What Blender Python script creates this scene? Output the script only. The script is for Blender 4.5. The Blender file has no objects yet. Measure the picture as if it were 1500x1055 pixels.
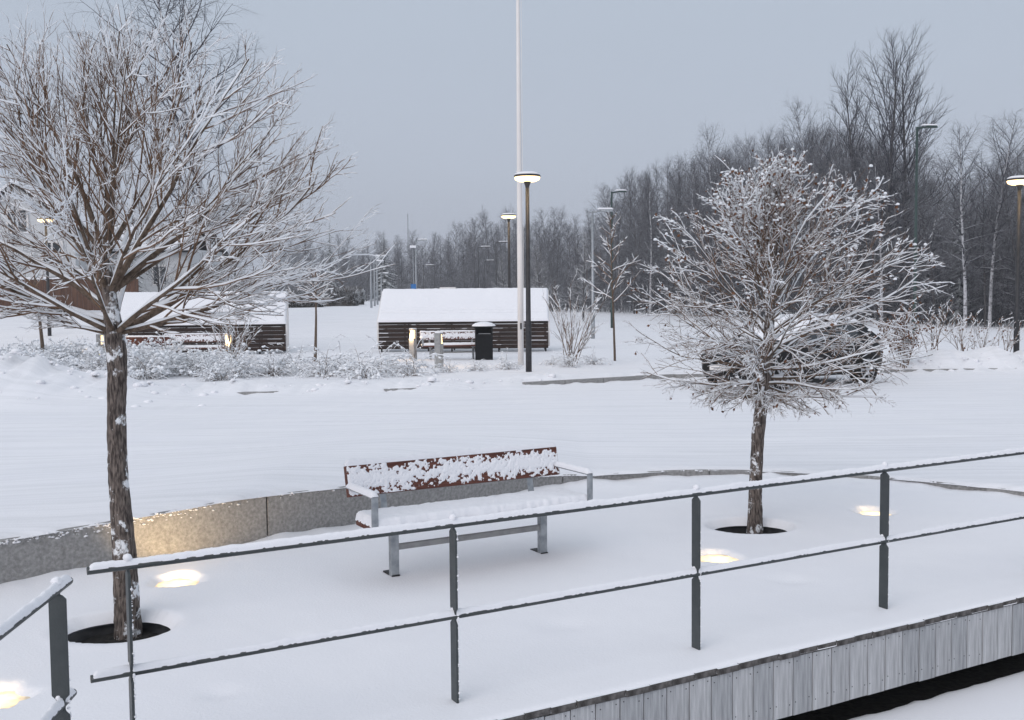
import bpy, math, random
import numpy as np
from mathutils import Vector, Matrix
C = bpy.context.scene.collection
sc = bpy.context.scene
# ------------------------------------------------------------------ camera
F_PX, W_PX, H_PX, CAM_H = 1550.0, 1500.0, 1055.0, 2.0
PITCH, ROLL = math.atan(93.5 / F_PX), 0.009
cF = Vector((0, math.cos(PITCH), -math.sin(PITCH)))
u0 = Vector((0, math.sin(PITCH), math.cos(PITCH))); r0 = Vector((1, 0, 0))
cR = r0 * math.cos(ROLL) - u0 * math.sin(ROLL)
cU = u0 * math.cos(ROLL) + r0 * math.sin(ROLL)
cam = bpy.data.objects.new('camera', bpy.data.cameras.new('camera')); C.objects.link(cam)
cam.matrix_world = Matrix(((cR.x, cU.x, -cF.x, 0), (cR.y, cU.y, -cF.y, 0), (cR.z, cU.z, -cF.z, CAM_H), (0, 0, 0, 1)))
cam.data.sensor_width = 36; cam.data.lens = 36 * F_PX / W_PX
cam.data.clip_end = 3000; cam.data.clip_start = 0.05
sc.camera = cam
# ------------------------------------------------------------------ sky, soft overcast sun, exposure
SUN_EL, SUN_AZ = math.radians(32), math.radians(215)       # behind the camera, to the left
wd = bpy.data.worlds.new('World'); sc.world = wd; wd.use_nodes = True
nt = wd.node_tree; nt.nodes.clear()
def wn(t, **k):
    n = nt.nodes.new(t)
    for a, b in k.items(): setattr(n, a, b)
    return n
out = wn('ShaderNodeOutputWorld'); bg = wn('ShaderNodeBackground'); bgn = wn('ShaderNodeBackground'); add = wn('ShaderNodeAddShader')
sky = wn('ShaderNodeTexSky', sky_type='NISHITA', sun_disc=False, sun_elevation=SUN_EL, sun_rotation=SUN_AZ, air_density=1.0, dust_density=4.0)
bgn.inputs['Strength'].default_value = 0.008               # what little of the clear sky comes through the cloud
nt.links.new(sky.outputs[0], bgn.inputs['Color'])
tc = wn('ShaderNodeTexCoord'); sx = wn('ShaderNodeSeparateXYZ'); nt.links.new(tc.outputs['Generated'], sx.inputs[0])
ramp = wn('ShaderNodeValToRGB')                            # overcast cloud layer: brightens towards the zenith
ramp.color_ramp.elements[0].position = 0.0; ramp.color_ramp.elements[0].color = (0.462, 0.497, 0.592, 1)
ramp.color_ramp.elements[1].position = 1.0; ramp.color_ramp.elements[1].color = (0.70, 0.755, 0.835, 1)
e = ramp.color_ramp.elements.new(0.30); e.color = (0.468, 0.53, 0.62, 1)
ns = wn('ShaderNodeTexNoise'); ns.inputs['Scale'].default_value = 1.6; ns.inputs['Detail'].default_value = 3
mp = wn('ShaderNodeMapping'); mp.inputs['Scale'].default_value = (1, 1, 3.5)
nt.links.new(tc.outputs['Generated'], mp.inputs[0]); nt.links.new(mp.outputs[0], ns.inputs['Vector'])
mr = wn('ShaderNodeMapRange'); mr.inputs['To Min'].default_value = 0.95; mr.inputs['To Max'].default_value = 1.05
nt.links.new(ns.outputs['Fac'], mr.inputs['Value'])
nt.links.new(sx.outputs['Z'], ramp.inputs['Fac']); nt.links.new(ramp.outputs['Color'], bg.inputs['Color'])
nt.links.new(mr.outputs[0], bg.inputs['Strength'])
nt.links.new(bg.outputs[0], add.inputs[0]); nt.links.new(bgn.outputs[0], add.inputs[1]); nt.links.new(add.outputs[0], out.inputs['Surface'])
sun = bpy.data.objects.new('sun', bpy.data.lights.new('sun', 'SUN')); C.objects.link(sun)
sun.data.energy = 1.2; sun.data.angle = math.radians(60); sun.data.color = (1.0, 0.93, 0.92)
sd = Vector((math.sin(SUN_AZ) * math.cos(SUN_EL), math.cos(SUN_AZ) * math.cos(SUN_EL), math.sin(SUN_EL)))
sun.rotation_euler = sd.to_track_quat('Z', 'Y').to_euler()
sc.view_settings.view_transform = 'Standard'; sc.view_settings.look = 'None'
sc.view_settings.exposure = 0.0; sc.view_settings.gamma = 1.0; sc.view_settings.use_curve_mapping = False
sc.cycles.max_bounces = 4; sc.cycles.diffuse_bounces = 2; sc.cycles.glossy_bounces = 2; sc.cycles.volume_bounces = 0

# ------------------------------------------------------------------ helpers
def ray(px, py):
    d = cF + cR * ((px - W_PX / 2) / F_PX) + cU * ((H_PX / 2 - py) / F_PX)
    return d
def at_z(px, py, z):
    d = ray(px, py); t = (z - CAM_H) / d.z
    return Vector((d.x * t, d.y * t, z))
def at_y(px, py, y):
    d = ray(px, py); t = y / d.y
    return Vector((d.x * t, y, CAM_H + d.z * t))
def hash2(ix, iy, seed):
    h = (ix.astype(np.int64) * 374761393 + iy.astype(np.int64) * 668265263 + seed * 974634777) & 0x7fffffff
    h = ((h ^ (h >> 13)) * 1274126177) & 0x7fffffff
    return ((h ^ (h >> 16)) & 0xffff) / 65535.0
def vnoise(x, y, seed=0):
    x = np.asarray(x, float); y = np.asarray(y, float)
    ix, iy = np.floor(x), np.floor(y); fx, fy = x - ix, y - iy
    fx = fx * fx * (3 - 2 * fx); fy = fy * fy * (3 - 2 * fy)
    a, b = hash2(ix, iy, seed), hash2(ix + 1, iy, seed); c, d = hash2(ix, iy + 1, seed), hash2(ix + 1, iy + 1, seed)
    return (a * (1 - fx) + b * fx) * (1 - fy) + (c * (1 - fx) + d * fx) * fy - 0.5
def fbm(x, y, seed=0, oct=3):
    s = 0; a = 1.0
    for k in range(oct):
        s = s + a * vnoise(x * 2 ** k + 17 * k, y * 2 ** k - 9 * k, seed + k); a *= 0.5
    return s
def sstep(x, a, b):
    t = np.clip((np.asarray(x, float) - a) / (b - a), 0, 1); return t * t * (3 - 2 * t)

def tag(o, label=None, cat=None, group=None, kind=None):
    if label: o['label'] = label
    if cat: o['category'] = cat
    if group: o['group'] = group
    if kind: o['kind'] = kind
    return o
def thing(name, label, cat, loc=(0, 0, 0), rz=0, group=None):
    o = bpy.data.objects.new(name, None); C.objects.link(o)
    o.location = loc; o.rotation_euler = (0, 0, rz); o.empty_display_size = 0.2
    return tag(o, label, cat, group)
def link(name, me, parent=None):
    o = bpy.data.objects.new(name, me); C.objects.link(o); o.parent = parent
    return o
def copy_tree(o, parent=None):
    c = o.copy(); C.objects.link(c)
    if parent is not None: c.parent = parent
    for ch in list(o.children): copy_tree(ch, c)
    return c
def mesh_np(name, V, F, mat, smooth=True):
    """V (n,3), F (m,k) of one face size"""
    me = bpy.data.meshes.new(name)
    V = np.asarray(V, np.float32); F = np.asarray(F, np.int32)
    n, k = F.shape
    me.vertices.add(len(V)); me.vertices.foreach_set('co', V.ravel())
    me.loops.add(n * k); me.loops.foreach_set('vertex_index', F.ravel())
    me.polygons.add(n); me.polygons.foreach_set('loop_start', np.arange(0, n * k, k, dtype=np.int32))
    me.polygons.foreach_set('use_smooth', np.full(n, smooth, bool))
    me.update(calc_edges=True); me.validate()
    if mat: me.materials.append(mat)
    return me

class MB:
    def __init__(s): s.v = []; s.f = []
    def add(s, vs, fs):
        b = len(s.v); s.v += [tuple(v) for v in vs]; s.f += [tuple(i + b for i in f) for f in fs]; return s
    def box(s, c, size, M=None, taper=1.0):
        hx, hy, hz = (q / 2 for q in size)
        vs = [Vector((x * hx * (taper if z > 0 else 1), y * hy * (taper if z > 0 else 1), z * hz)) for z in (-1, 1) for y in (-1, 1) for x in (-1, 1)]
        if M is not None: vs = [M @ v for v in vs]
        vs = [v + Vector(c) for v in vs]
        return s.add(vs, [(0, 2, 3, 1), (4, 5, 7, 6), (0, 1, 5, 4), (2, 6, 7, 3), (0, 4, 6, 2), (1, 3, 7, 5)])
    def bar(s, a, b, w, h, up=(0, 0, 1)):
        a, b = Vector(a), Vector(b); d = (b - a); L = d.length; x = d / L
        y = Vector(up).cross(x).normalized(); z = x.cross(y)
        M = Matrix((x, y, z)).transposed()
        return s.box((a + b) / 2, (L, w, h), M)
    def tube(s, pts, rad, n=8, cap=True):
        pts = [Vector(p) for p in pts]
        if not hasattr(rad, '__len__'): rad = [rad] * len(pts)
        vs = []; fs = []
        for i, p in enumerate(pts):
            t = (pts[min(i + 1, len(pts) - 1)] - pts[max(i - 1, 0)]).normalized()
            ref = Vector((0, 0, 1)) if abs(t.z) < 0.9 else Vector((1, 0, 0))
            a = t.cross(ref).normalized(); b = t.cross(a)
            for k in range(n):
                q = 2 * math.pi * k / n
                vs.append(p + (a * math.cos(q) + b * math.sin(q)) * rad[i])
        for i in range(len(pts) - 1):
            for k in range(n):
                fs.append((i * n + k, i * n + (k + 1) % n, (i + 1) * n + (k + 1) % n, (i + 1) * n + k))
        if cap:
            fs.append(tuple(range(n))[::-1]); fs.append(tuple((len(pts) - 1) * n + k for k in range(n)))
        return s.add(vs, fs)
    def lathe(s, prof, n=16, c=(0, 0, 0)):
        vs = []; fs = []
        for r, z in prof:
            for k in range(n):
                q = 2 * math.pi * k / n; vs.append((c[0] + r * math.cos(q), c[1] + r * math.sin(q), c[2] + z))
        for i in range(len(prof) - 1):
            for k in range(n): fs.append((i * n + k, i * n + (k + 1) % n, (i + 1) * n + (k + 1) % n, (i + 1) * n + k))
        return s.add(vs, fs)
    def prism(s, outline, M, th):
        """outline in (x,z) of matrix M (4x4); thickness along local y"""
        n = len(outline)
        vs = [M @ Vector((x, -th / 2, z)) for x, z in outline] + [M @ Vector((x, th / 2, z)) for x, z in outline]
        fs = [tuple(range(n)), tuple(range(2 * n - 1, n - 1, -1))] + [(i, i + n, (i + 1) % n + n, (i + 1) % n) for i in range(n)]
        return s.add(vs, fs)
    def mesh(s, name, mat, smooth=False):
        me = bpy.data.meshes.new(name); me.from_pydata(s.v, [], s.f)
        if smooth: me.polygons.foreach_set('use_smooth', [True] * len(me.polygons))
        me.materials.append(mat); me.update(); return me
    def build(s, name, mat, parent=None, smooth=False, bevel=0):
        o = link(name, s.mesh(name, mat, smooth), parent)
        if bevel:
            m = o.modifiers.new('bevel', 'BEVEL'); m.width = bevel; m.segments = 2; m.limit_method = 'ANGLE'
        return o

# ------------------------------------------------------------------ materials
def material(name, col, rough=0.7, col2=None, scale=8.0, stretch=(1, 1, 1), detail=5, bump=0.0, bscale=30.0, metal=0.0, spec=0.3, snow=None, lo=0.35, hi=0.65, coat=0):
    """snow = (threshold_low, threshold_high, noise scale): snow deposited on upward facing / rough places"""
    m = bpy.data.materials.new(name); m.use_nodes = True; t = m.node_tree; b = t.nodes['Principled BSDF']
    b.inputs['Roughness'].default_value = rough; b.inputs['Metallic'].default_value = metal; b.inputs['Specular IOR Level'].default_value = spec
    if coat: b.inputs['Coat Weight'].default_value = coat
    L = t.links.new
    tcn = t.nodes.new('ShaderNodeTexCoord'); mpn = t.nodes.new('ShaderNodeMapping'); mpn.inputs['Scale'].default_value = stretch
    L(tcn.outputs['Object'], mpn.inputs[0])
    colout = None
    if col2:
        n = t.nodes.new('ShaderNodeTexNoise'); n.inputs['Scale'].default_value = scale; n.inputs['Detail'].default_value = detail
        L(mpn.outputs[0], n.inputs['Vector'])
        r = t.nodes.new('ShaderNodeValToRGB'); r.color_ramp.elements[0].position = lo; r.color_ramp.elements[1].position = hi
        r.color_ramp.elements[0].color = (*col, 1); r.color_ramp.elements[1].color = (*col2, 1)
        L(n.outputs['Fac'], r.inputs[0]); colout = r.outputs[0]
    else: b.inputs['Base Color'].default_value = (*col, 1)
    if snow:
        g = t.nodes.new('ShaderNodeNewGeometry'); sp = t.nodes.new('ShaderNodeSeparateXYZ'); L(g.outputs['Normal'], sp.inputs[0])
        n2 = t.nodes.new('ShaderNodeTexNoise'); n2.inputs['Scale'].default_value = snow[2]; n2.inputs['Detail'].default_value = 9; n2.inputs['Roughness'].default_value = 0.68
        L(tcn.outputs['Object'], n2.inputs['Vector'])
        ad = t.nodes.new('ShaderNodeMath'); ad.operation = 'MULTIPLY_ADD'; L(n2.outputs['Fac'], ad.inputs[0]); ad.inputs[1].default_value = snow[3] if len(snow) > 3 else 1.2
        L(sp.outputs['Z'], ad.inputs[2])
        mrn = t.nodes.new('ShaderNodeMapRange'); mrn.inputs['From Min'].default_value = snow[0]; mrn.inputs['From Max'].default_value = snow[1]; L(ad.outputs[0], mrn.inputs['Value'])
        mx = t.nodes.new('ShaderNodeMix'); mx.data_type = 'RGBA'; L(mrn.outputs[0], mx.inputs['Factor'])
        if colout: L(colout, mx.inputs[6])
        else: mx.inputs[6].default_value = (*col, 1)
        mx.inputs[7].default_value = (0.82, 0.84, 0.87, 1); colout = mx.outputs[2]
    if colout: L(colout, b.inputs['Base Color'])
    if bump:
        n3 = t.nodes.new('ShaderNodeTexNoise'); n3.inputs['Scale'].default_value = bscale; n3.inputs['Detail'].default_value = 6; L(mpn.outputs[0], n3.inputs['Vector'])
        bp = t.nodes.new('ShaderNodeBump'); bp.inputs['Strength'].default_value = bump; bp.inputs['Distance'].default_value = 0.02
        L(n3.outputs['Fac'], bp.inputs['Height']); L(bp.outputs[0], b.inputs['Normal'])
    return m
def emitter(name, col, strength, fade=0):
    m = bpy.data.materials.new(name); m.use_nodes = True; t = m.node_tree; b = t.nodes['Principled BSDF']; L = t.links.new
    b.inputs['Base Color'].default_value = (0.45, 0.42, 0.36, 1); b.inputs['Emission Color'].default_value = (*col, 1); b.inputs['Emission Strength'].default_value = strength
    if fade:                      # lamp brightest over its bulb, veiled by wet snow of uneven thickness
        tcn = t.nodes.new('ShaderNodeTexCoord'); ln = t.nodes.new('ShaderNodeVectorMath'); ln.operation = 'LENGTH'; L(tcn.outputs['Object'], ln.inputs[0])
        n = t.nodes.new('ShaderNodeTexNoise'); n.inputs['Scale'].default_value = 16; n.inputs['Detail'].default_value = 6; L(tcn.outputs['Object'], n.inputs['Vector'])
        a = t.nodes.new('ShaderNodeMath'); a.operation = 'MULTIPLY_ADD'; a.inputs[1].default_value = 0.16; L(n.outputs['Fac'], a.inputs[0]); L(ln.outputs['Value'], a.inputs[2])
        r = t.nodes.new('ShaderNodeMapRange'); r.inputs['From Min'].default_value = fade * 0.6; r.inputs['From Max'].default_value = fade * 1.3; r.inputs['To Min'].default_value = strength; r.inputs['To Max'].default_value = 0.25; L(a.outputs[0], r.inputs['Value']); L(r.outputs[0], b.inputs['Emission Strength'])
    return m
def snow_material(name, road=False):
    m = bpy.data.materials.new(name); m.use_nodes = True; t = m.node_tree; b = t.nodes['Principled BSDF']; L = t.links.new
    b.inputs['Roughness'].default_value = 0.65; b.inputs['Specular IOR Level'].default_value = 0.2
    tcn = t.nodes.new('ShaderNodeTexCoord')
    n = t.nodes.new('ShaderNodeTexNoise'); n.inputs['Scale'].default_value = 0.9; n.inputs['Detail'].default_value = 6; L(tcn.outputs['Object'], n.inputs['Vector'])
    r = t.nodes.new('ShaderNodeValToRGB'); r.color_ramp.elements[0].color = (0.81, 0.815, 0.855, 1); r.color_ramp.elements[1].color = (0.885, 0.885, 0.905, 1)
    L(n.outputs['Fac'], r.inputs[0]); cout = r.outputs[0]
    a = t.nodes.new('ShaderNodeTexNoise'); a.inputs['Scale'].default_value = 55; a.inputs['Detail'].default_value = 5; L(tcn.outputs['Object'], a.inputs['Vector'])
    h = a.outputs['Fac']
    if road:                                       # ploughed and driven: faint streaks along the street, flecks of grit
        mpn = t.nodes.new('ShaderNodeMapping'); mpn.inputs['Scale'].default_value = (0.28, 6.0, 1); mpn.inputs['Rotation'].default_value = (0, 0, -0.09); L(tcn.outputs['Object'], mpn.inputs[0])
        s = t.nodes.new('ShaderNodeTexNoise'); s.inputs['Scale'].default_value = 1.3; s.inputs['Detail'].default_value = 7; s.inputs['Roughness'].default_value = 0.65; L(mpn.outputs[0], s.inputs['Vector'])
        mm = t.nodes.new('ShaderNodeMath'); mm.operation = 'MULTIPLY_ADD'; mm.inputs[1].default_value = 3.5; L(s.outputs['Fac'], mm.inputs[0]); L(a.outputs['Fac'], mm.inputs[2]); h = mm.outputs[0]
        mp2 = t.nodes.new('ShaderNodeMapping'); mp2.inputs['Scale'].default_value = (3.0, 11.0, 1); L(tcn.outputs['Object'], mp2.inputs[0])
        g = t.nodes.new('ShaderNodeTexNoise'); g.inputs['Scale'].default_value = 2.2; g.inputs['Detail'].default_value = 4; L(mp2.outputs[0], g.inputs['Vector'])
        gm = t.nodes.new('ShaderNodeMapRange'); gm.inputs['From Min'].default_value = 0.70; gm.inputs['From Max'].default_value = 0.80; gm.inputs['To Max'].default_value = 0.35; L(g.outputs['Fac'], gm.inputs['Value'])
        mx = t.nodes.new('ShaderNodeMix'); mx.data_type = 'RGBA'; L(gm.outputs[0], mx.inputs['Factor']); L(cout, mx.inputs[6]); mx.inputs[7].default_value = (0.5, 0.5, 0.5, 1); cout = mx.outputs[2]
    if road:
        sm = t.nodes.new('ShaderNodeMapRange'); sm.inputs['From Min'].default_value = 0.42; sm.inputs['From Max'].default_value = 0.72; sm.inputs['To Max'].default_value = 0.55; L(s.outputs['Fac'], sm.inputs['Value'])
        mx2 = t.nodes.new('ShaderNodeMix'); mx2.data_type = 'RGBA'; L(sm.outputs[0], mx2.inputs['Factor']); L(cout, mx2.inputs[6]); mx2.inputs[7].default_value = (0.66, 0.67, 0.69, 1); cout = mx2.outputs[2]
    L(cout, b.inputs['Base Color'])
    bp = t.nodes.new('ShaderNodeBump'); bp.inputs['Strength'].default_value = 0.25; bp.inputs['Distance'].default_value = 0.012; L(h, bp.inputs['Height']); L(bp.outputs[0], b.inputs['Normal'])
    return m
M = {}
M['snow'] = snow_material('snow'); M['snow_road'] = snow_material('snow_road', True)
M['snow_twig'] = material('snow_on_twigs', (0.84, 0.86, 0.89), 0.7)
M['bark'] = material('bark', (0.045, 0.036, 0.033), 0.95, (0.21, 0.175, 0.155), 16, (5, 5, 1.0), bump=1.0, bscale=14, snow=(0.985, 1.09, 9, 1.75), lo=0.38, hi=0.66)
M['limb'] = material('limb_bark', (0.07, 0.05, 0.036), 0.85, (0.17, 0.125, 0.095), 14, (3, 3, 3), bump=0.5, bscale=40)
M['twig'] = material('twig_bark', (0.10, 0.058, 0.036), 0.8, (0.23, 0.145, 0.095), 5)
M['leaf'] = material('withered_leaf', (0.09, 0.04, 0.024), 0.8, (0.20, 0.10, 0.055), 30)
M['frost_twig'] = material('frosted_twig', (0.026, 0.025, 0.034), 0.9, (0.056, 0.053, 0.068), 2, snow=(0.78, 1.8, 2.0, 1.0))
M['frost_twig_white'] = material('snow_laden_twig', (0.05, 0.042, 0.04), 0.9, (0.09, 0.08, 0.075), 2, snow=(0.35, 1.15, 3.0, 1.0))
M['forest_trunk'] = material('forest_trunk', (0.045, 0.042, 0.044), 0.9, (0.11, 0.105, 0.105), 3, (2, 2, 0.5))
M['birch_trunk'] = material('birch_trunk', (0.10, 0.095, 0.10), 0.8, (0.50, 0.50, 0.52), 2.5, (1.5, 1.5, 3), lo=0.36, hi=0.5)
M['spruce'] = material('spruce_needles', (0.012, 0.022, 0.016), 0.9, (0.03, 0.045, 0.032), 4, snow=(1.0, 1.7, 2.5, 1.0))
M['conc'] = material('concrete', (0.21, 0.207, 0.203), 0.85, (0.37, 0.365, 0.36), 40, detail=10, bump=0.3, bscale=90, lo=0.3, hi=0.72)
M['rail'] = material('painted_rail_steel', (0.035, 0.043, 0.046), 0.45, (0.05, 0.058, 0.06), 10, spec=0.5, bump=0.08, bscale=90)
M['galv'] = material('galvanised_steel', (0.27, 0.29, 0.31), 0.45, (0.42, 0.44, 0.46), 18, metal=0.6, bump=0.05, bscale=60)
M['redwood'] = material('red_brown_wood', (0.075, 0.026, 0.018), 0.6, (0.15, 0.055, 0.038), 6, (1, 12, 12), bump=0.2, bscale=20)
M['graywood'] = [material('weathered_board_%d' % i, a, 0.8, b, 5, (9, 9, 0.7), detail=8, bump=0.35, bscale=14, lo=0.3, hi=0.7)
                 for i, (a, b) in enumerate((((0.29, 0.295, 0.305), (0.54, 0.545, 0.56)), ((0.32, 0.325, 0.335), (0.60, 0.605, 0.62)), ((0.25, 0.257, 0.27), (0.50, 0.51, 0.525))))]
M['deckend'] = material('deck_board_end', (0.05, 0.046, 0.044), 0.9, (0.16, 0.15, 0.145), 22, bump=0.5, bscale=40, snow=(1.15, 1.35, 30, 1.7))
M['darkwood'] = material('dark_stained_wood', (0.016, 0.010, 0.008), 0.7, (0.04, 0.022, 0.016), 4, (1, 8, 8), snow=(1.35, 1.55, 3, 1.3))
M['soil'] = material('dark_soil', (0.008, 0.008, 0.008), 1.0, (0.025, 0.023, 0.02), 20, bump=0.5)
M['iron'] = material('dark_iron', (0.012, 0.013, 0.014), 0.6, (0.03, 0.03, 0.032), 15)
M['black'] = material('black_paint', (0.005, 0.0055, 0.007), 0.6, (0.009, 0.010, 0.012), 10, spec=0.2)
M['post'] = material('lamp_post_paint', (0.022, 0.022, 0.025), 0.5, (0.04, 0.04, 0.043), 12)
M['white'] = material('white_paint', (0.74, 0.71, 0.69), 0.5, (0.79, 0.76, 0.74), 2)
M['green'] = material('green_post_paint', (0.03, 0.055, 0.05), 0.5)
M['bollard'] = material('bollard_grey', (0.28, 0.28, 0.28), 0.6, (0.36, 0.36, 0.355), 12)
M['fence'] = material('brown_fence_wood', (0.07, 0.036, 0.025), 0.8, (0.14, 0.075, 0.05), 3, (6, 6, 0.5))
M['housewhite'] = material('white_house_boards', (0.55, 0.56, 0.57), 0.7, (0.66, 0.67, 0.68), 3, (1, 1, 14))
M['glassdark'] = material('window_glass', (0.03, 0.035, 0.04), 0.1, spec=0.6)
M['hedge'] = material('frosted_hedge', (0.035, 0.033, 0.03), 0.9, (0.09, 0.085, 0.08), 9, snow=(0.9, 1.7, 3, 1.2))
M['carpaint'] = material('black_car_paint', (0.006, 0.006, 0.007), 0.35, spec=0.25)
M['tyre'] = material('tyre_rubber', (0.012, 0.012, 0.012), 0.9)
M['alloy'] = material('alloy_rim', (0.45, 0.45, 0.46), 0.35, metal=0.8)
M['headlight'] = material('headlight_lens', (0.16, 0.16, 0.17), 0.15, spec=0.6)
M['blue'] = material('blue_sign_paint', (0.03, 0.16, 0.42), 0.5)
M['lens'] = emitter('ground_light_lens', (1.0, 0.72, 0.36), 2.3, 0.20)
M['lamp'] = emitter('park_lamp_diffuser', (1.0, 0.69, 0.32), 3.2)
M['boll_light'] = emitter('bollard_lens', (1.0, 0.66, 0.30), 2.2)
M['window_lit'] = emitter('lit_lantern_glass', (1.0, 0.50, 0.14), 1.6)

# ------------------------------------------------------------------ layout numbers (metres, camera above the origin)
U = Vector((0.870, 0.493, 0)).normalized(); N = Vector((-U.y, U.x, 0))       # along the railing / away from the camera
UZ = math.atan2(U.y, U.x)
ARC = [(-14, -2.0), (-8, 3.0), (-5, 6.0), (-3.5, 7.3), (-2.8, 7.87), (-2.2, 8.42), (-1.37, 9.2), (-0.33, 10.15), (0.3, 10.8), (0.87, 11.2), (1.86, 11.5), (2.6, 11.5), (3.3, 11.3), (4.2, 10.8), (4.95, 10.2), (6.5, 8.7), (9, 6.0), (14, 1.0)]
ax_, ay_ = np.array([a for a, b in ARC]), np.array([b for a, b in ARC])
xs_ = np.linspace(-14, 14, 1400); ys_ = np.interp(xs_, ax_, ay_); kk = np.hanning(61); kk /= kk.sum()
ys_ = np.convolve(np.pad(ys_, 30, mode='edge'), kk, mode='valid')
def y_arc(x): return np.interp(x, xs_, ys_)
def wall_top(x): return np.interp(x, [-5, -3.5, -2.2, -1.4, 0.87, 2.5, 5, 9], [0.34, 0.345, 0.40, 0.36, 0.095, 0.075, 0.07, 0.07])
KX = np.array([-30, -9, -6, -2.5, 0.3, 3.3, 9.5, 14, 30]); KY = np.array([18.8, 20.2, 20.9, 21.4, 22.5, 24.2, 25.2, 25.6, 26.5])
def y_kerb(x): return np.interp(x, KX, KY)
def zg(x, y, detail=True):
    x = np.asarray(x, float); y = np.asarray(y, float)
    near = 1 - sstep(y - y_arc(x), 0.3, 8)
    z = 0.09 + (wall_top(x) + 0.03 - 0.09) * near
    kd = y - y_kerb(x)
    z = z + 0.10 * sstep(kd, -0.05, 0.25)
    leftside = 1 - sstep(x + 0.02 * (y - 36), -1.5, 2.5)
    z = z + 1.25 * leftside * sstep(y, 36, 52)
    z = z - 0.25 * (1 - leftside) * sstep(y, 32, 60)
    if detail:
        bank = np.exp(-((kd - 0.35) / 0.55) ** 2) * (1 - 0.75 * sstep(x, 0.3, 2.0)) 
        z = z + bank * (0.08 + 0.28 * np.maximum(fbm(x * 0.9, y * 1.1, 5), -0.25)) + 0.13 * np.exp(-((kd + 0.1) / 0.35) ** 2) * (1 - sstep(x, -0.6, 1.2)) * np.maximum(0.25 + 1.5 * fbm(x * 0.75, y * 0.3, 6), 0) * (1 - 0.85 * np.exp(-((x + 5.3) / 0.7) ** 2) - 0.85 * np.exp(-((x + 2.4) / 0.8) ** 2)) + 0.07 * np.exp(-((kd - 0.15) / 0.6) ** 2) * fbm(x * 3.6, y * 3.6, 7)
        z = z + 0.62 * np.exp(-((x + 9.6) / 2.0) ** 2 - ((y - 20.2) / 1.3) ** 2) * (1 + 0.5 * fbm(x * 1.2, y * 1.2, 8))
        z = z + 0.34 * np.exp(-((kd - 0.9) / 0.9) ** 2) * sstep(x, 8.8, 10.6) * (1 + 0.9 * fbm(x * 1.0, y * 1.0, 9))
        z = z + 0.05 * fbm(x * 0.35, y * 0.35, 2) * sstep(y, 22, 30) + 0.012 * fbm(x * 0.8, y * 1.5, 3)
        for yt, sl, am in ((13.3, 0.10, 1.0), (14.75, 0.10, 1.0), (16.4, 0.03, 0.8), (17.85, 0.03, 0.8), (18.9, 0.06, 0.9)):
            tq = y - yt - sl * x - 0.12 * vnoise(x * 0.25, x * 0 + yt, 12); z = z + am * 0.011 * (-np.exp(-(tq / 0.085) ** 2) + 0.6 * np.exp(-((np.abs(tq) - 0.17) / 0.06) ** 2)) * sstep(vnoise(x * 0.5, x * 0 + yt, 13), -0.25, 0.2)
    return z
def zgs(x, y): return float(zg(np.array([x]), np.array([y]))[0])
def ground_pt(px, d):
    """a point on the ground at forward distance d seen at column px"""
    x = (px - 750) / F_PX * d; return Vector((x, d, zgs(x, d)))

# ------------------------------------------------------------------ the ground, one sheet from the wall to beyond the horizon
gx = np.concatenate([-np.geomspace(300, 14.2, 40), np.linspace(-14, 14, 560), np.geomspace(14.2, 300, 40)])
t = np.linspace(0, 1, 300); off = 0.0 + 0.05 * (t * 299) * 0.45 + 400 * t ** 5.0
X = np.repeat(gx[None, :], len(off), 0)
Y0 = np.where(np.abs(gx) <= 14, y_arc(gx), -2.0) + 0.0
edge = 0.035 * fbm(gx * 5, gx * 0, 21) - 0.02 + 0.16 * np.maximum(fbm(gx * 1.7, gx * 0 + 4, 22) - 0.25, 0)
Y = Y0[None, :] + edge[None, :] * np.exp(-off / 0.25)[:, None] + off[:, None]
Z = zg(X, Y)
lip = np.exp(-off / 0.05)[:, None]
Z = Z - 0.055 * lip + 0.012 * fbm(X * 9, Y * 9, 33) * np.exp(-off / 0.4)[:, None]
Z = np.where(off[:, None] == 0, wall_top(X) - 0.01, Z)
nr, nc = X.shape; ii = np.arange(nr * nc).reshape(nr, nc)
Fq = np.stack([ii[:-1, :-1], ii[:-1, 1:], ii[1:, 1:], ii[1:, :-1]], -1).reshape(-1, 4)
tag(link('snow_ground', mesh_np('snow_ground', np.stack([X, Y, Z], -1).reshape(-1, 3), Fq, M['snow_road'])), 'snow covered street and field beyond the low wall', None, kind='structure')

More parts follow.
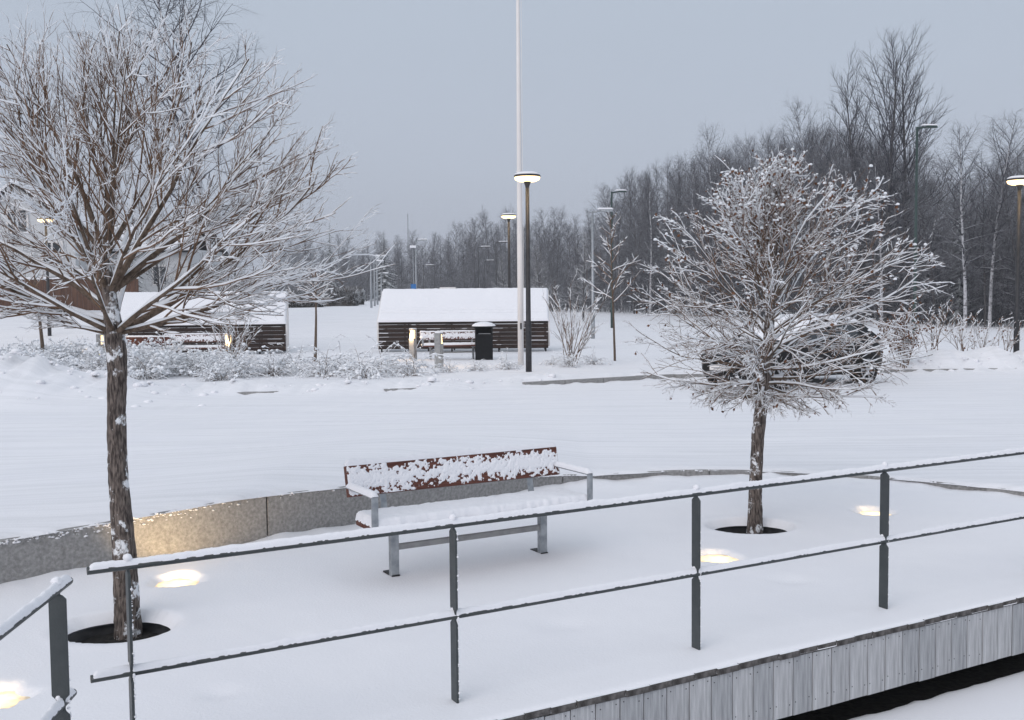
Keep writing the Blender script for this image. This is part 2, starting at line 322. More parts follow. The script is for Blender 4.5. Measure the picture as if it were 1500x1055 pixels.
# ------------------------------------------------------------------ terrace snow with two tree pits and four melted ground lights
B0 = sum(at_z(a, b, 0).dot(N) for a, b in ((690, 1055), (1100, 962), (1300, 918), (1500, 876))) / 4            # deck edge
PIT1 = at_z(172, 918, 0.0); PIT2 = at_z(1100, 770, 0.0)
PITS = [(PIT1, 0.315), (PIT2, 0.325)]
LIGHTS = [at_z(260, 849, 0), at_z(1052, 813.5, 0), at_z(1280, 748, 0), at_z(-12, 1019, 0)]
ga = np.arange(-6.5, 12.5, 0.03); gb = np.concatenate([[0, 0.004, 0.012, 0.024], np.arange(0.04, 9.0, 0.03)])
A_, B_ = np.meshgrid(ga, gb)
TX = A_ * U.x + (B_ + B0) * N.x; TY = A_ * U.y + (B_ + B0) * N.y
rim = np.array([0.045, 0.022, 0.008, 0.002])
def terrace_z(x, y):
    z = 0.010 * fbm(x * 0.7, y * 0.7, 41) + 0.006 * fbm(x * 3, y * 3, 42)
    for p, s in ((at_z(820, 915, 0), 0.16), (at_z(440, 935, 0), 0.1), (at_z(320, 1015, 0), 0.1), (at_z(1160, 850, 0), 0.13)):   # faint old dents
        z = z - 0.018 * np.exp(-((x - p.x) / s) ** 2 - ((y - p.y) / (s * 0.8)) ** 2)
    w = y_arc(x) - y
    z = z + 0.05 * np.exp(-np.maximum(w, 0) / 0.22) * (0.7 + 1.2 * fbm(x * 2.5, y * 2.5, 44))    # drift against the wall
    for l in LIGHTS:
        ang = np.arctan2(y - l.y, x - l.x); r = np.hypot(x - l.x, y - l.y)
        rr = 0.19 * (1 + 0.40 * fbm(np.cos(ang) * 2.2 + l.x, np.sin(ang) * 2.2 + l.y, 45))
        z = z - 0.075 * (1 - sstep(r / rr, 0.45, 1.12))
    return z
TZ = terrace_z(TX, TY)
TZ[:4] -= rim[:, None]
keep = np.ones_like(TX, bool)
hole_rims = []
for c, R in PITS:
    dx, dy = TX - c.x, TY - c.y; r = np.hypot(dx, dy); ang = np.arctan2(dy, dx)
    Rn = R * (1 - 0.16 * np.sin(ang) ** 2) * (1 + 0.05 * fbm(np.cos(ang) * 1.6 + 3, np.sin(ang) * 1.6, 46))
    ins = r < Rn; pad = np.pad(ins, 1); nb_ = np.zeros_like(ins)
    for ddy in (0, 1, 2):
        for ddx in (0, 1, 2): nb_ |= pad[ddy:ddy + ins.shape[0], ddx:ddx + ins.shape[1]]
    sn = nb_ & ~ins
    k = np.where(sn, Rn / np.maximum(r, 1e-6), 1.0); TX = c.x + dx * k; TY = c.y + dy * k
    r2 = np.hypot(TX - c.x, TY - c.y)
    TZ = TZ - 0.06 * np.exp(-np.maximum(r2 - Rn, 0) / 0.02) + 0.007 * np.exp(-((r2 - Rn - 0.1) / 0.07) ** 2)
    keep &= (r2 >= Rn - 1e-4)
over = TY > y_arc(TX) + 0.10
keep &= ~over
nr, nc = TX.shape; ii = np.arange(nr * nc).reshape(nr, nc)
fk = keep[:-1, :-1] & keep[:-1, 1:] & keep[1:, 1:] & keep[1:, :-1]
Fq = np.stack([ii[:-1, :-1], ii[:-1, 1:], ii[1:, 1:], ii[1:, :-1]], -1)[fk]
used = np.unique(Fq); remap = np.full(nr * nc, -1); remap[used] = np.arange(len(used))
TV = np.stack([TX, TY, TZ], -1).reshape(-1, 3)[used]
tag(link('terrace_snow', mesh_np('terrace_snow', TV, remap[Fq], M['snow'])), 'smooth snow on the terrace round the bench', None, kind='structure')
# landing that carries the left handrail, just below the frame
mb = MB(); mb.box((-3.6, 2.6, -0.06), (3.9, 4.2, 0.1)); tag(mb.build('landing', M['snow'], bevel=0.02), None, None, kind='structure')

# tree pits: sunken iron ring and soil
for i, (c, R) in enumerate(PITS):
    th = thing('tree_pit', ['iron ring tree pit round the trunk of the tall tree beside the railing end', 'iron ring tree pit round the trunk of the round-crowned tree'][i], 'tree pit', (c.x, c.y, 0), 0, 'tree pits in the terrace')
    MB().lathe([(R + 0.05, -0.20), (R + 0.05, -0.075), (R - 0.012, -0.075), (R - 0.012, -0.09), (R - 0.03, -0.09), (R - 0.03, -0.2)], 48).build('ring', M['iron'], th, True)
    n = 40; vs = [(0, 0, -0.1)]; fs = []
    for j in range(1, 7):
        for k in range(n):
            q = 2 * math.pi * k / n; rr = (R + 0.02) * j / 6; vs.append((rr * math.cos(q), rr * math.sin(q), -0.13 + 0.02 * random.Random(j * 97 + k).random()))
    for k in range(n): fs.append((0, 1 + k, 1 + (k + 1) % n))
    for j in range(5):
        for k in range(n): fs.append((1 + j * n + k, 1 + (j + 1) * n + k, 1 + (j + 1) * n + (k + 1) % n, 1 + j * n + (k + 1) % n))
    MB().add(vs, fs).build('soil', M['soil'], th, True)
# ground lights
for i, l in enumerate(LIGHTS):
    th = thing('ground_light', ['round ground light glowing in the snow before the tall tree and wall', 'round ground light glowing between the bench and the round-crowned tree', 'round ground light glowing right of the round-crowned tree behind a railing post', 'round ground light cut off by the left edge of the picture'][i], 'ground light', (l.x, l.y, 0), 0, 'ground lights in the terrace')
    MB().lathe([(0.0, -0.034), (0.12, -0.034), (0.205, -0.036)], 40).build('lens', M['lens'], th, True)
    MB().lathe([(0.205, -0.2), (0.205, -0.034), (0.225, -0.034), (0.225, -0.2)], 40).build('housing', M['iron'], th)
    ld = bpy.data.lights.new('ground_spot', 'SPOT'); ld.energy = 44.0 if i == 0 else 5.0; ld.color = (1.0, 0.70, 0.36); ld.spot_size = math.radians(120); ld.spot_blend = 0.6; ld.shadow_soft_size = 0.08
    lo = bpy.data.objects.new('ground_spot', ld); C.objects.link(lo); lo.parent = th; lo.location = (0, 0, -0.01)
    lo.rotation_euler = Vector((0.1, -0.75, -0.66)).to_track_quat('Z', 'Y').to_euler()    # tipped towards the wall behind
    ld.use_shadow = True

# ------------------------------------------------------------------ curved concrete wall in blocks
wl = thing('retaining_wall', 'low curved concrete retaining wall behind the bench, higher at the left', 'wall')
joints = [-7.5, -4.6, -2.02, 0.52, 2.15, 4.15, 6.2, 8.5]
for a, b in zip(joints[:-1], joints[1:]):
    m = 26; xx = np.linspace(a + 0.006, b - 0.006, m); mb = MB()
    rings = []
    for x in xx:
        y = float(y_arc(x)); s = float((y_arc(x + 0.05) - y_arc(x - 0.05)) / 0.1); nrm = Vector((-s, 1, 0)).normalized(); p = Vector((x, y, 0)); h = float(wall_top(x))
        rings.append([p + Vector((0, 0, -0.4)), p + Vector((0, 0, h - 0.012)), p + nrm * 0.012 + Vector((0, 0, h)), p + nrm * 0.30 + Vector((0, 0, h)), p + nrm * 0.30 + Vector((0, 0, -0.4))])
    vs = [v for r in rings for v in r]; fs = []
    for i in range(m - 1):
        for k in range(4): fs.append((i * 5 + k, i * 5 + k + 1, (i + 1) * 5 + k + 1, (i + 1) * 5 + k))
    fs += [(0, 1, 2, 3, 4), tuple((m - 1) * 5 + k for k in (4, 3, 2, 1, 0))]
    mb.add(vs, fs).build('block', M['conc'], wl)
# clots of snow stuck along the wall top
rng = random.Random(5); mb = MB()
def blob(mb, p, s, rng, flat=0.6):
    vs = []; n = 7
    for j, (rr, zz) in enumerate(((0.75, -0.5), (1, 0), (0.7, 0.55))):
        for k in range(n):
            q = 2 * math.pi * k / n; w = s * rr * (0.75 + 0.5 * rng.random()); vs.append((p[0] + w * math.cos(q), p[1] + w * math.sin(q), p[2] + s * flat * zz))
    vs.append((p[0], p[1], p[2] + s * flat * 0.85)); fs = []
    for j in range(2):
        for k in range(n): fs.append((j * n + k, j * n + (k + 1) % n, (j + 1) * n + (k + 1) % n, (j + 1) * n + k))
    for k in range(n): fs.append((2 * n + k, 2 * n + (k + 1) % n, 3 * n))
    mb.add(vs, fs)
for k in range(420):
    x = rng.uniform(-4.6, 6) if k % 3 == 0 else rng.gauss(-3.1, 0.5); y = float(y_arc(x)); h = float(wall_top(x)); cl = float(vnoise(np.array([x * 2.3]), np.array([0.5]), 91)[0]) + 0.5
    d = abs(rng.gauss(0, 0.05 + 0.16 * cl ** 2 * (x < -2.2)))
    blob(mb, (x, y - 0.001, h * (1 - min(d, 0.9)) - 0.004), 0.003 + 0.013 * rng.random() ** 2, rng, 0.7)
o = mb.build('snow_clots', M['snow'], wl, True); o['kind'] = 'stuff'

# ------------------------------------------------------------------ timber deck edge: plank ends over upright boards, dark gap, lower snow
dk = thing('deck_edge', 'weathered grey board skirt under the snowy deck edge', 'deck')
e0 = N * B0
bme = []
for i in range(3):
    mb = MB(); mb.box((0, 0, -0.225), (0.143, 0.024, 0.34)); me = mb.mesh('skirt_board', M['graywood'][i]); bme.append(me)
pl = MB().box((0, 0, -0.027), (0.1465, 0.42, 0.034)).mesh('plank_end', M['deckend'])
scr = MB().lathe([(0.0035, 0.0), (0.0035, 0.002), (0.0, 0.003)], 6).mesh('screw', M['iron'])
rng = random.Random(11); nb = 0
for k in range(-20, 58):
    a = k * 0.15
    p = e0 + U * a
    if p.x < -2.0: continue
    o = link('skirt_board', bme[rng.randrange(3)], dk); o.location = (p + N * (0.022 + rng.uniform(-0.0015, 0.0015))) + Vector((0, 0, rng.uniform(-0.004, 0.002))); o.rotation_euler = (0, rng.uniform(-0.003, 0.003), UZ)
    for (sx_, sz) in ((-0.05, -0.085), (0.05, -0.085), (-0.05, -0.32), (0.05, -0.32)):
        if a > 0.5 and a < 6:
            q = link('screw', scr, o); q.location = (sx_ + rng.uniform(-.006, .006), -0.0115, sz + rng.uniform(-.012, .012)); q.rotation_euler = (math.pi / 2, 0, 0)
    o = link('deck_plank', pl, dk); o.location = p + N * (0.205 + rng.uniform(-0.006, 0.006)) + U * 0.03 + Vector((0, 0, -0.004 + rng.uniform(-0.003, 0.003))); o.rotation_euler = (0, 0, UZ)
MB().bar(e0 + U * -3 + N * 0.6 + Vector((0, 0, -0.3)), e0 + U * 9 + N * 0.6 + Vector((0, 0, -0.3)), 0.03, 0.56).build('back_shade_board', M['soil'], dk)  # added dark sheet: its colour stands in for the shade under the deck
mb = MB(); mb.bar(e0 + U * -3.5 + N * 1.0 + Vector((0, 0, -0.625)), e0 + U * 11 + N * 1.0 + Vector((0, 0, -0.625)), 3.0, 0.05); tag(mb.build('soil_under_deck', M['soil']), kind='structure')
la = np.arange(-9, 13, 0.06); lb = np.concatenate([[-0.10, -0.06, -0.03, 0.0], -np.geomspace(0.06, 9, 50)]); lb[:4] = [0.06, 0.055, 0.03, 0.0]
LA, LB = np.meshgrid(la, lb); LBn = LB + (0.035 * fbm(LA * 2.2, LA * 0, 51) + 0.02 * fbm(LA * 9, LA * 0, 52)) * np.exp(LB / 0.2)
LX = LA * U.x + (LBn + B0) * N.x; LY = LA * U.y + (LBn + B0) * N.y
LZ = -0.53 + 0.012 * fbm(LX, LY, 53); LZ[0] -= 0.08; LZ[1] -= 0.025; LZ[2] -= 0.006
nr, nc = LX.shape; ii = np.arange(nr * nc).reshape(nr, nc)
Fq = np.stack([ii[:-1, :-1], ii[1:, :-1], ii[1:, 1:], ii[:-1, 1:]], -1).reshape(-1, 4)
tag(link('lower_ground', mesh_np('lower_ground', np.stack([LX, LY, LZ], -1).reshape(-1, 3), Fq, M['snow'])), kind='structure')

# ------------------------------------------------------------------ railings
def plate_outline(w, z0, z1):
    c = 0.014; h = w / 2
    return [(-h, z0), (h, z0), (h, 0.405 - c), (h - c, 0.405), (0.016, 0.412), (0.016, 0.448), (h - c, 0.456), (h, 0.456 + c), (h, z1 - c), (h - c, z1), (0.010, z1 + 0.004), (0.010, z1 + 0.02),
            (-0.010, z1 + 0.02), (-0.010, z1 + 0.004), (-h + c, z1), (-h, z1 - c), (-h, 0.456 + c), (-h + c, 0.456), (-0.016, 0.448), (-0.016, 0.412), (-h + c, 0.405), (-h, 0.405 - c)]
def snow_on_bar(mb, a, b, r, rng, n=None, amt=1.0):
    a, b = Vector(a), Vector(b); L = (b - a).length; n = n or int(L / 0.012); d = (b - a) / L; side = Vector((0, 0, 1)).cross(d).normalized()
    ph = rng.random() * 100; vs = []; fs = []; K = 7
    s_ = np.linspace(0, L, n); w_ = 0.97 + 0.09 * fbm(s_ * 34, s_ * 0 + ph, 61); h_ = amt * (1 + 0.55 * fbm(s_ * 3, s_ * 0 + ph, 62) + 0.30 * fbm(s_ * 30, s_ * 0 + ph, 63))
    e_ = np.minimum(1, np.minimum(s_, L - s_) / 0.02) ** 0.5 * 0.9 + 0.1
    for i in range(n):
        p = a + d * s_[i]
        for k in range(K):
            q = math.pi * k / (K - 1); jj = 1 + 0.09 * (rng.random() - 0.5)
            vs.append(p + side * (math.cos(q) * r * 0.98 * w_[i] * jj) + Vector((0, 0, r * 0.25 + math.sin(q) * (r * 0.75 + 0.017 * h_[i]) * e_[i] * jj)))
    for i in range(n - 1):
        for k in range(K - 1): fs.append((i * K + k, (i + 1) * K + k, (i + 1) * K + k + 1, i * K + k + 1))
    mb.add(vs, fs)
rng = random.Random(3)
def railing(label, origin, dirv, post_s, s0, s1):
    th = thing('railing', label, 'railing', origin, 0)
    d = Vector(dirv).normalized(); n = Vector((-d.y, d.x, 0)); r = 0.0165
    for s in post_s:
        Mx = Matrix(((n.x, d.x, 0, d.x * s), (n.y, d.y, 0, d.y * s), (0, 0, 1, 0), (0, 0, 0, 1)))
        po = MB().prism(plate_outline(0.066, -0.05, 0.862), Mx, 0.012).build('post', M['rail'], th, bevel=0.002)
        # snow blown on to the post edge and a knob of snow over its head
        mb = MB()
        for k in range(70):
            z = rng.uniform(0.02, 0.85)
            blob(mb, tuple(d * (s + 0.006 + 0.001) + n * (-0.033 + abs(rng.gauss(0, 0.006))) + Vector((0, 0, z))), rng.uniform(0.002, 0.0065), rng, 1.2)
        blob(mb, tuple(d * s + Vector((0, 0, 0.92))), 0.02, rng, 1.1); blob(mb, tuple(d * s + Vector((0, 0, 0.462)) + n * 0.01), 0.014, rng, 1.0)
        sp_ = mb.build('post_snow', M['snow'], po, True); sp_['kind'] = 'stuff'
    for z in (0.885, 0.43):
        ra = MB().tube([d * s0 + Vector((0, 0, z)), d * s1 + Vector((0, 0, z))], r, 14).build('rail', M['rail'], th, True)
        ra.data.polygons.foreach_set('use_smooth', [len(p.vertices) == 4 for p in ra.data.polygons])
        mb = MB(); snow_on_bar(mb, d * (s0 + 0.004) + Vector((0, 0, z)), d * (s1 - 0.004) + Vector((0, 0, z)), r, rng)
        mb.build('rail_snow', M['snow'], ra, True)
    return th
P0 = Vector((-1.62, 4.38, 0)); SP = 1.521
railing('long dark steel railing with snow topped rails crossing the foreground', P0, U, [0, SP, 2 * SP, 3 * SP, 4 * SP, 5 * SP], -0.16, 5.3 * SP)
railing('short dark railing end at the lower left corner running towards the viewer', Vector((-1.762, 4.02, 0)), (-0.075, 0.997, 0), [0, -1.5], -2.2, 0.135)

# ------------------------------------------------------------------ bench
def make_bench(label, group=None):
    """origin: middle between the two feet, x along the bench, y to the back"""
    th = thing('park_bench', label, 'bench', (0, 0, 0), 0, group)
    rg = random.Random(9)
    for s in (-1, 1):
        lg = MB().box((s * 0.627, 0, 0.19), (0.062, 0.05, 0.40)).build('leg', M['galv'], th, bevel=0.004)
        MB().box((s * 0.627, 0.05, 0.002), (0.06, 0.17, 0.014)).build('foot_plate', M['iron'], lg)
        mb = MB(); mb.bar((s * 0.627, -0.27, 0.375), (s * 0.627, 0.16, 0.355), 0.05, 0.02); mb.bar((s * 0.627, 0.14, 0.355), (s * 0.627, 0.235, 0.76), 0.05, 0.012, (0, 1, 0)); mb.build('support', M['galv'], th, bevel=0.002)
        ar = MB(); ar.bar((s * 0.885, 0.20, 0.635), (s * 0.885, -0.285, 0.635), 0.05, 0.009); ar.bar((s * 0.885, -0.281, 0.639), (s * 0.885, -0.281, 0.385), 0.05, 0.009, (0, 1, 0)); a_ = ar.build('armrest', M['galv'], th, bevel=0.002)
        mb = MB(); n = 40; K = 7
        vs = []; fs = []
        for i in range(n):
            y = 0.20 - 0.49 * i / (n - 1); e_ = min(1, min(i, n - 1 - i) / 3) ** 0.5
            for k in range(K):
                q = math.pi * k / (K - 1); vs.append((s * 0.885 + math.cos(q) * 0.03 * (0.92 + 0.14 * rg.random()), y, 0.640 + math.sin(q) * (0.036 * e_ + 0.003) * (0.9 + 0.2 * rg.random())))
        for i in range(n - 1):
            for k in range(K - 1): fs.append((i * K + k, i * K + k + 1, (i + 1) * K + k + 1, (i + 1) * K + k))
        mb.add(vs, fs).build('armrest_snow', M['snow'], a_, True)
    MB().bar((-0.6, 0, 0.205), (0.6, 0, 0.205), 0.03, 0.042).build('stretcher', M['iron'] if False else M['bollard'], th, bevel=0.003)
    for j, y in enumerate((-0.235, -0.105, 0.025)):
        MB().box((0, y, 0.402), (1.76, 0.118, 0.042)).build('seat_slat', M['redwood'], th, bevel=0.005)
    # seat snow
    def blanket(x0, x1, y0, y1, z, hgt, nx, ny, seed, e=0.03):
        xx = np.linspace(x0, x1, nx); yy = np.linspace(y0, y1, ny); XX, YY = np.meshgrid(xx, yy)
        ed = np.minimum(np.minimum(XX - x0, x1 - XX), np.minimum(YY - y0, y1 - YY)); f = np.sqrt(np.clip(1 - (1 - np.clip(ed / e, 0, 1)) ** 2, 0, 1))
        XX = XX + 0.012 * fbm(XX * 22, YY * 22, seed + 4) ; YY = YY + 0.014 * fbm(XX * 20, YY * 20, seed + 5)
        ZZ = z + hgt * f * (1 + 0.14 * fbm(XX * 5, YY * 5, seed) + 0.10 * fbm(XX * 28, YY * 28, seed + 1)) - 0.006 * (f < 0.05)
        i_ = np.arange(nx * ny).reshape(ny, nx); F_ = np.stack([i_[:-1, :-1], i_[:-1, 1:], i_[1:, 1:], i_[1:, :-1]], -1).reshape(-1, 4)
        return mesh_np('seat_snow', np.stack([XX, YY, ZZ], -1).reshape(-1, 3), F_, M['snow'])
    link('seat_snow', blanket(-0.882, 0.882, -0.286, 0.10, 0.4215, 0.060, 190, 50, 71), th)
    # backrest: one wide plank, leaning back, with wind-blown crust on its face
    tilt = math.radians(14); Mb = Matrix.Translation((0, 0.185, 0.565)) @ Matrix.Rotation(-tilt, 4, 'X')
    bk = MB().box((0, 0, 0), (1.80, 0.045, 0.225)); bk.v = [tuple(Mb @ (Vector(v) + Vector((0, 0.0, 0.1125)))) for v in bk.v]
    bo = bk.build('backrest', M['redwood'], th, bevel=0.005)
    nx, nz = 460, 60; xx = np.linspace(-0.895, 0.895, nx); zz = np.linspace(0.004, 0.222, nz); XX, ZZ = np.meshgrid(xx, zz)
    pn = 0.75 * fbm(XX * 30, ZZ * 30, 81, 3) + 0.9 * fbm(XX * 60, ZZ * 60, 83, 3) + 0.6 * fbm(XX * 4.5, ZZ * 9, 82, 3)
    band = 0.32 - 1.9 * np.abs(ZZ - 0.115) / 0.11 * 0.30 - 0.14 * sstep(ZZ, 0.19, 0.222) - 0.10 * sstep(0.03 - ZZ, 0, 0.03) - 0.05
    dsp = np.clip(pn * 0.85 + band + 0.24, -0.25, 0.62); dep = np.where(dsp > 0, 0.002 + 0.014 * dsp, 0.02 * dsp)
    dep = dep * (np.minimum(1, (0.9 - np.abs(XX)) / 0.02))
    YY = -0.0225 - dep
    Vv = np.stack([XX, YY, ZZ], -1).reshape(-1, 3); Mn = np.array(Mb); Vv = Vv @ Mn[:3, :3].T + Mn[:3, 3]
    i_ = np.arange(nx * nz).reshape(nz, nx); F_ = np.stack([i_[:-1, :-1], i_[:-1, 1:], i_[1:, 1:], i_[1:, :-1]], -1).reshape(-1, 4)
    link('snow_crust', mesh_np('snow_crust', Vv, F_, M['snow']), bo)
    mb = MB(); pa = Mb @ Vector((-0.9, 0.0, 0.222)); pb = Mb @ Vector((0.9, 0.0, 0.222)); snow_on_bar(mb, pa, pb, 0.024, rg, 150, 1.5)
    mb.build('top_snow', M['snow'], bo, True)
    return th
bench = make_bench('red-brown slatted bench with galvanised armrests, thick with snow, behind the railing', 'park benches')
lf, rf = at_z(577, 843, 0), at_z(795, 810, 0)
bench.location = (lf + rf) / 2; bench.rotation_euler = (0, 0, math.atan2((rf - lf).y, (rf - lf).x))

# ------------------------------------------------------------------ tree growing (vectorised)
def unit(v): return v / np.maximum(np.linalg.norm(v, axis=-1, keepdims=True), 1e-9)
def grow(rg, S, D, L, n, trop, jit, cen=None, rad=0.0):
    if cen is not None: trop = np.asarray(trop) + rad * unit(S - cen)
    P = np.zeros((len(S), n, 3)); P[:, 0] = S; d = unit(D.copy())
    for k in range(1, n):
        d = unit(d + np.asarray(trop) / (n - 1) + rg.normal(0, jit, d.shape))
        P[:, k] = P[:, k - 1] + d * (L / (n - 1))[:, None]
    return P
def children(rg, P, R, L, k, t0, t1, ang, fac, short=0.55, flat=0.0):
    N_, n, _ = P.shape
    par = np.repeat(np.arange(N_), k)
    t = (np.tile((np.arange(k) + 0.5) / k, N_) + rg.uniform(-0.5, 0.5, N_ * k) / k) * (t1 - t0) + t0
    f = np.clip(t * (n - 1), 0, n - 1.001); i = f.astype(int); w = (f - i)[:, None]
    pos = P[par, i] * (1 - w) + P[par, i + 1] * w; T = unit(P[par, i + 1] - P[par, i])
    rad = R[par, i] * (1 - w[:, 0]) + R[par, i + 1] * w[:, 0]
    ref = np.where(np.abs(T[:, 2:3]) < 0.9, np.array([[0, 0, 1.0]]), np.array([[1.0, 0, 0]]))
    a = unit(np.cross(T, ref)); b = np.cross(T, a)
    phi = rg.uniform(0, 2 * np.pi, len(par))
    if flat: phi = np.where(rg.random(len(par)) < flat, np.where(np.arange(len(par)) % 2, 0, np.pi) + rg.normal(0, 0.35, len(par)), phi)
    th = np.radians(rg.normal(ang, ang * 0.22, len(par)))
    D = np.cos(th)[:, None] * T + np.sin(th)[:, None] * (np.cos(phi)[:, None] * a + np.sin(phi)[:, None] * b)
    Ln = L[par] * fac * (1 - short * t) * rg.uniform(0.65, 1.3, len(par))
    return pos, D, Ln, rad, par
def fit(rg, P, env, lo=0.88, hi=1.06):
    """shrink polylines about their start so that the tip stays inside the crown"""
    lim = rg.uniform(lo, hi, len(P)); S = P[:, :1]; s = np.ones(len(P))
    for _ in range(9):
        tip = S[:, 0] + (P[:, -1] - S[:, 0]) * s[:, None]; s = np.where(env(tip) > lim, s * 0.85, s)
    return S + (P - S) * s[:, None, None], s
def tube_np(P, R, k):
    N_, n, _ = P.shape
    if N_ == 0: return np.zeros((0, 3)), np.zeros((0, 4), int)
    T = np.empty_like(P); T[:, 1:-1] = P[:, 2:] - P[:, :-2]; T[:, 0] = P[:, 1] - P[:, 0]; T[:, -1] = P[:, -1] - P[:, -2]; T = unit(T)
    m = np.abs(T[:, :, 2]).mean(1) > 0.8
    ref = np.where(m[:, None, None], np.array([1.0, 0.1, 0]), np.array([0, 0.05, 1.0]))
    a = unit(np.cross(T, ref)); b = np.cross(T, a)
    q = 2 * np.pi * np.arange(k) / k
    V = P[:, :, None] + R[:, :, None, None] * (np.cos(q)[None, None, :, None] * a[:, :, None] + np.sin(q)[None, None, :, None] * b[:, :, None])
    idx = np.arange(N_ * n * k).reshape(N_, n, k); nx = np.roll(idx, -1, 2)
    F_ = np.stack([idx[:, :-1], nx[:, :-1], nx[:, 1:], idx[:, 1:]], -1).reshape(-1, 4)
    return V.reshape(-1, 3), F_
def joinvf(parts):
    Vs, Fs, b = [], [], 0
    for V, F_ in parts:
        Vs.append(V); Fs.append(F_ + b); b += len(V)
    return np.concatenate(Vs), np.concatenate(Fs)
def taper(r0, r1, n): return np.asarray(r0)[:, None] * (1 - np.linspace(0, 1, n)[None]) + np.asarray(r1)[:, None] * np.linspace(0, 1, n)[None]
def snow_tubes(rg, P, R, amount, thick, k=5, tipfade=0.0):
    """snow lying along the upper side of each branch; thin where the branch is steep"""
    T = unit(np.gradient(P, axis=1)); h = np.clip(1.25 * np.sqrt(np.maximum(1 - T[..., 2] ** 2, 0)) - 0.18, 0, 1)
    N_, n = R.shape
    patch = np.clip(rg.normal(amount, 0.42, (N_, 1)) + rg.normal(0, 0.28, (N_, n)), 0, 1.25) * h
    if tipfade: patch = patch * (1 - tipfade * np.linspace(0, 1, n)[None] ** 2)
    rs = (0.62 * R + thick) * np.sqrt(patch); rs = np.where(patch < 0.12, 0.0, rs)
    off = np.where(rs > 0, R * 0.75 + rs * 0.45, 0)
    Q = P.copy(); Q[..., 2] += off
    sel = patch.max(1) > 0.12
    rs[:, 0] *= 0.5; rs[:, -1] *= 0.35
    return tube_np(Q[sel], rs[sel], k)

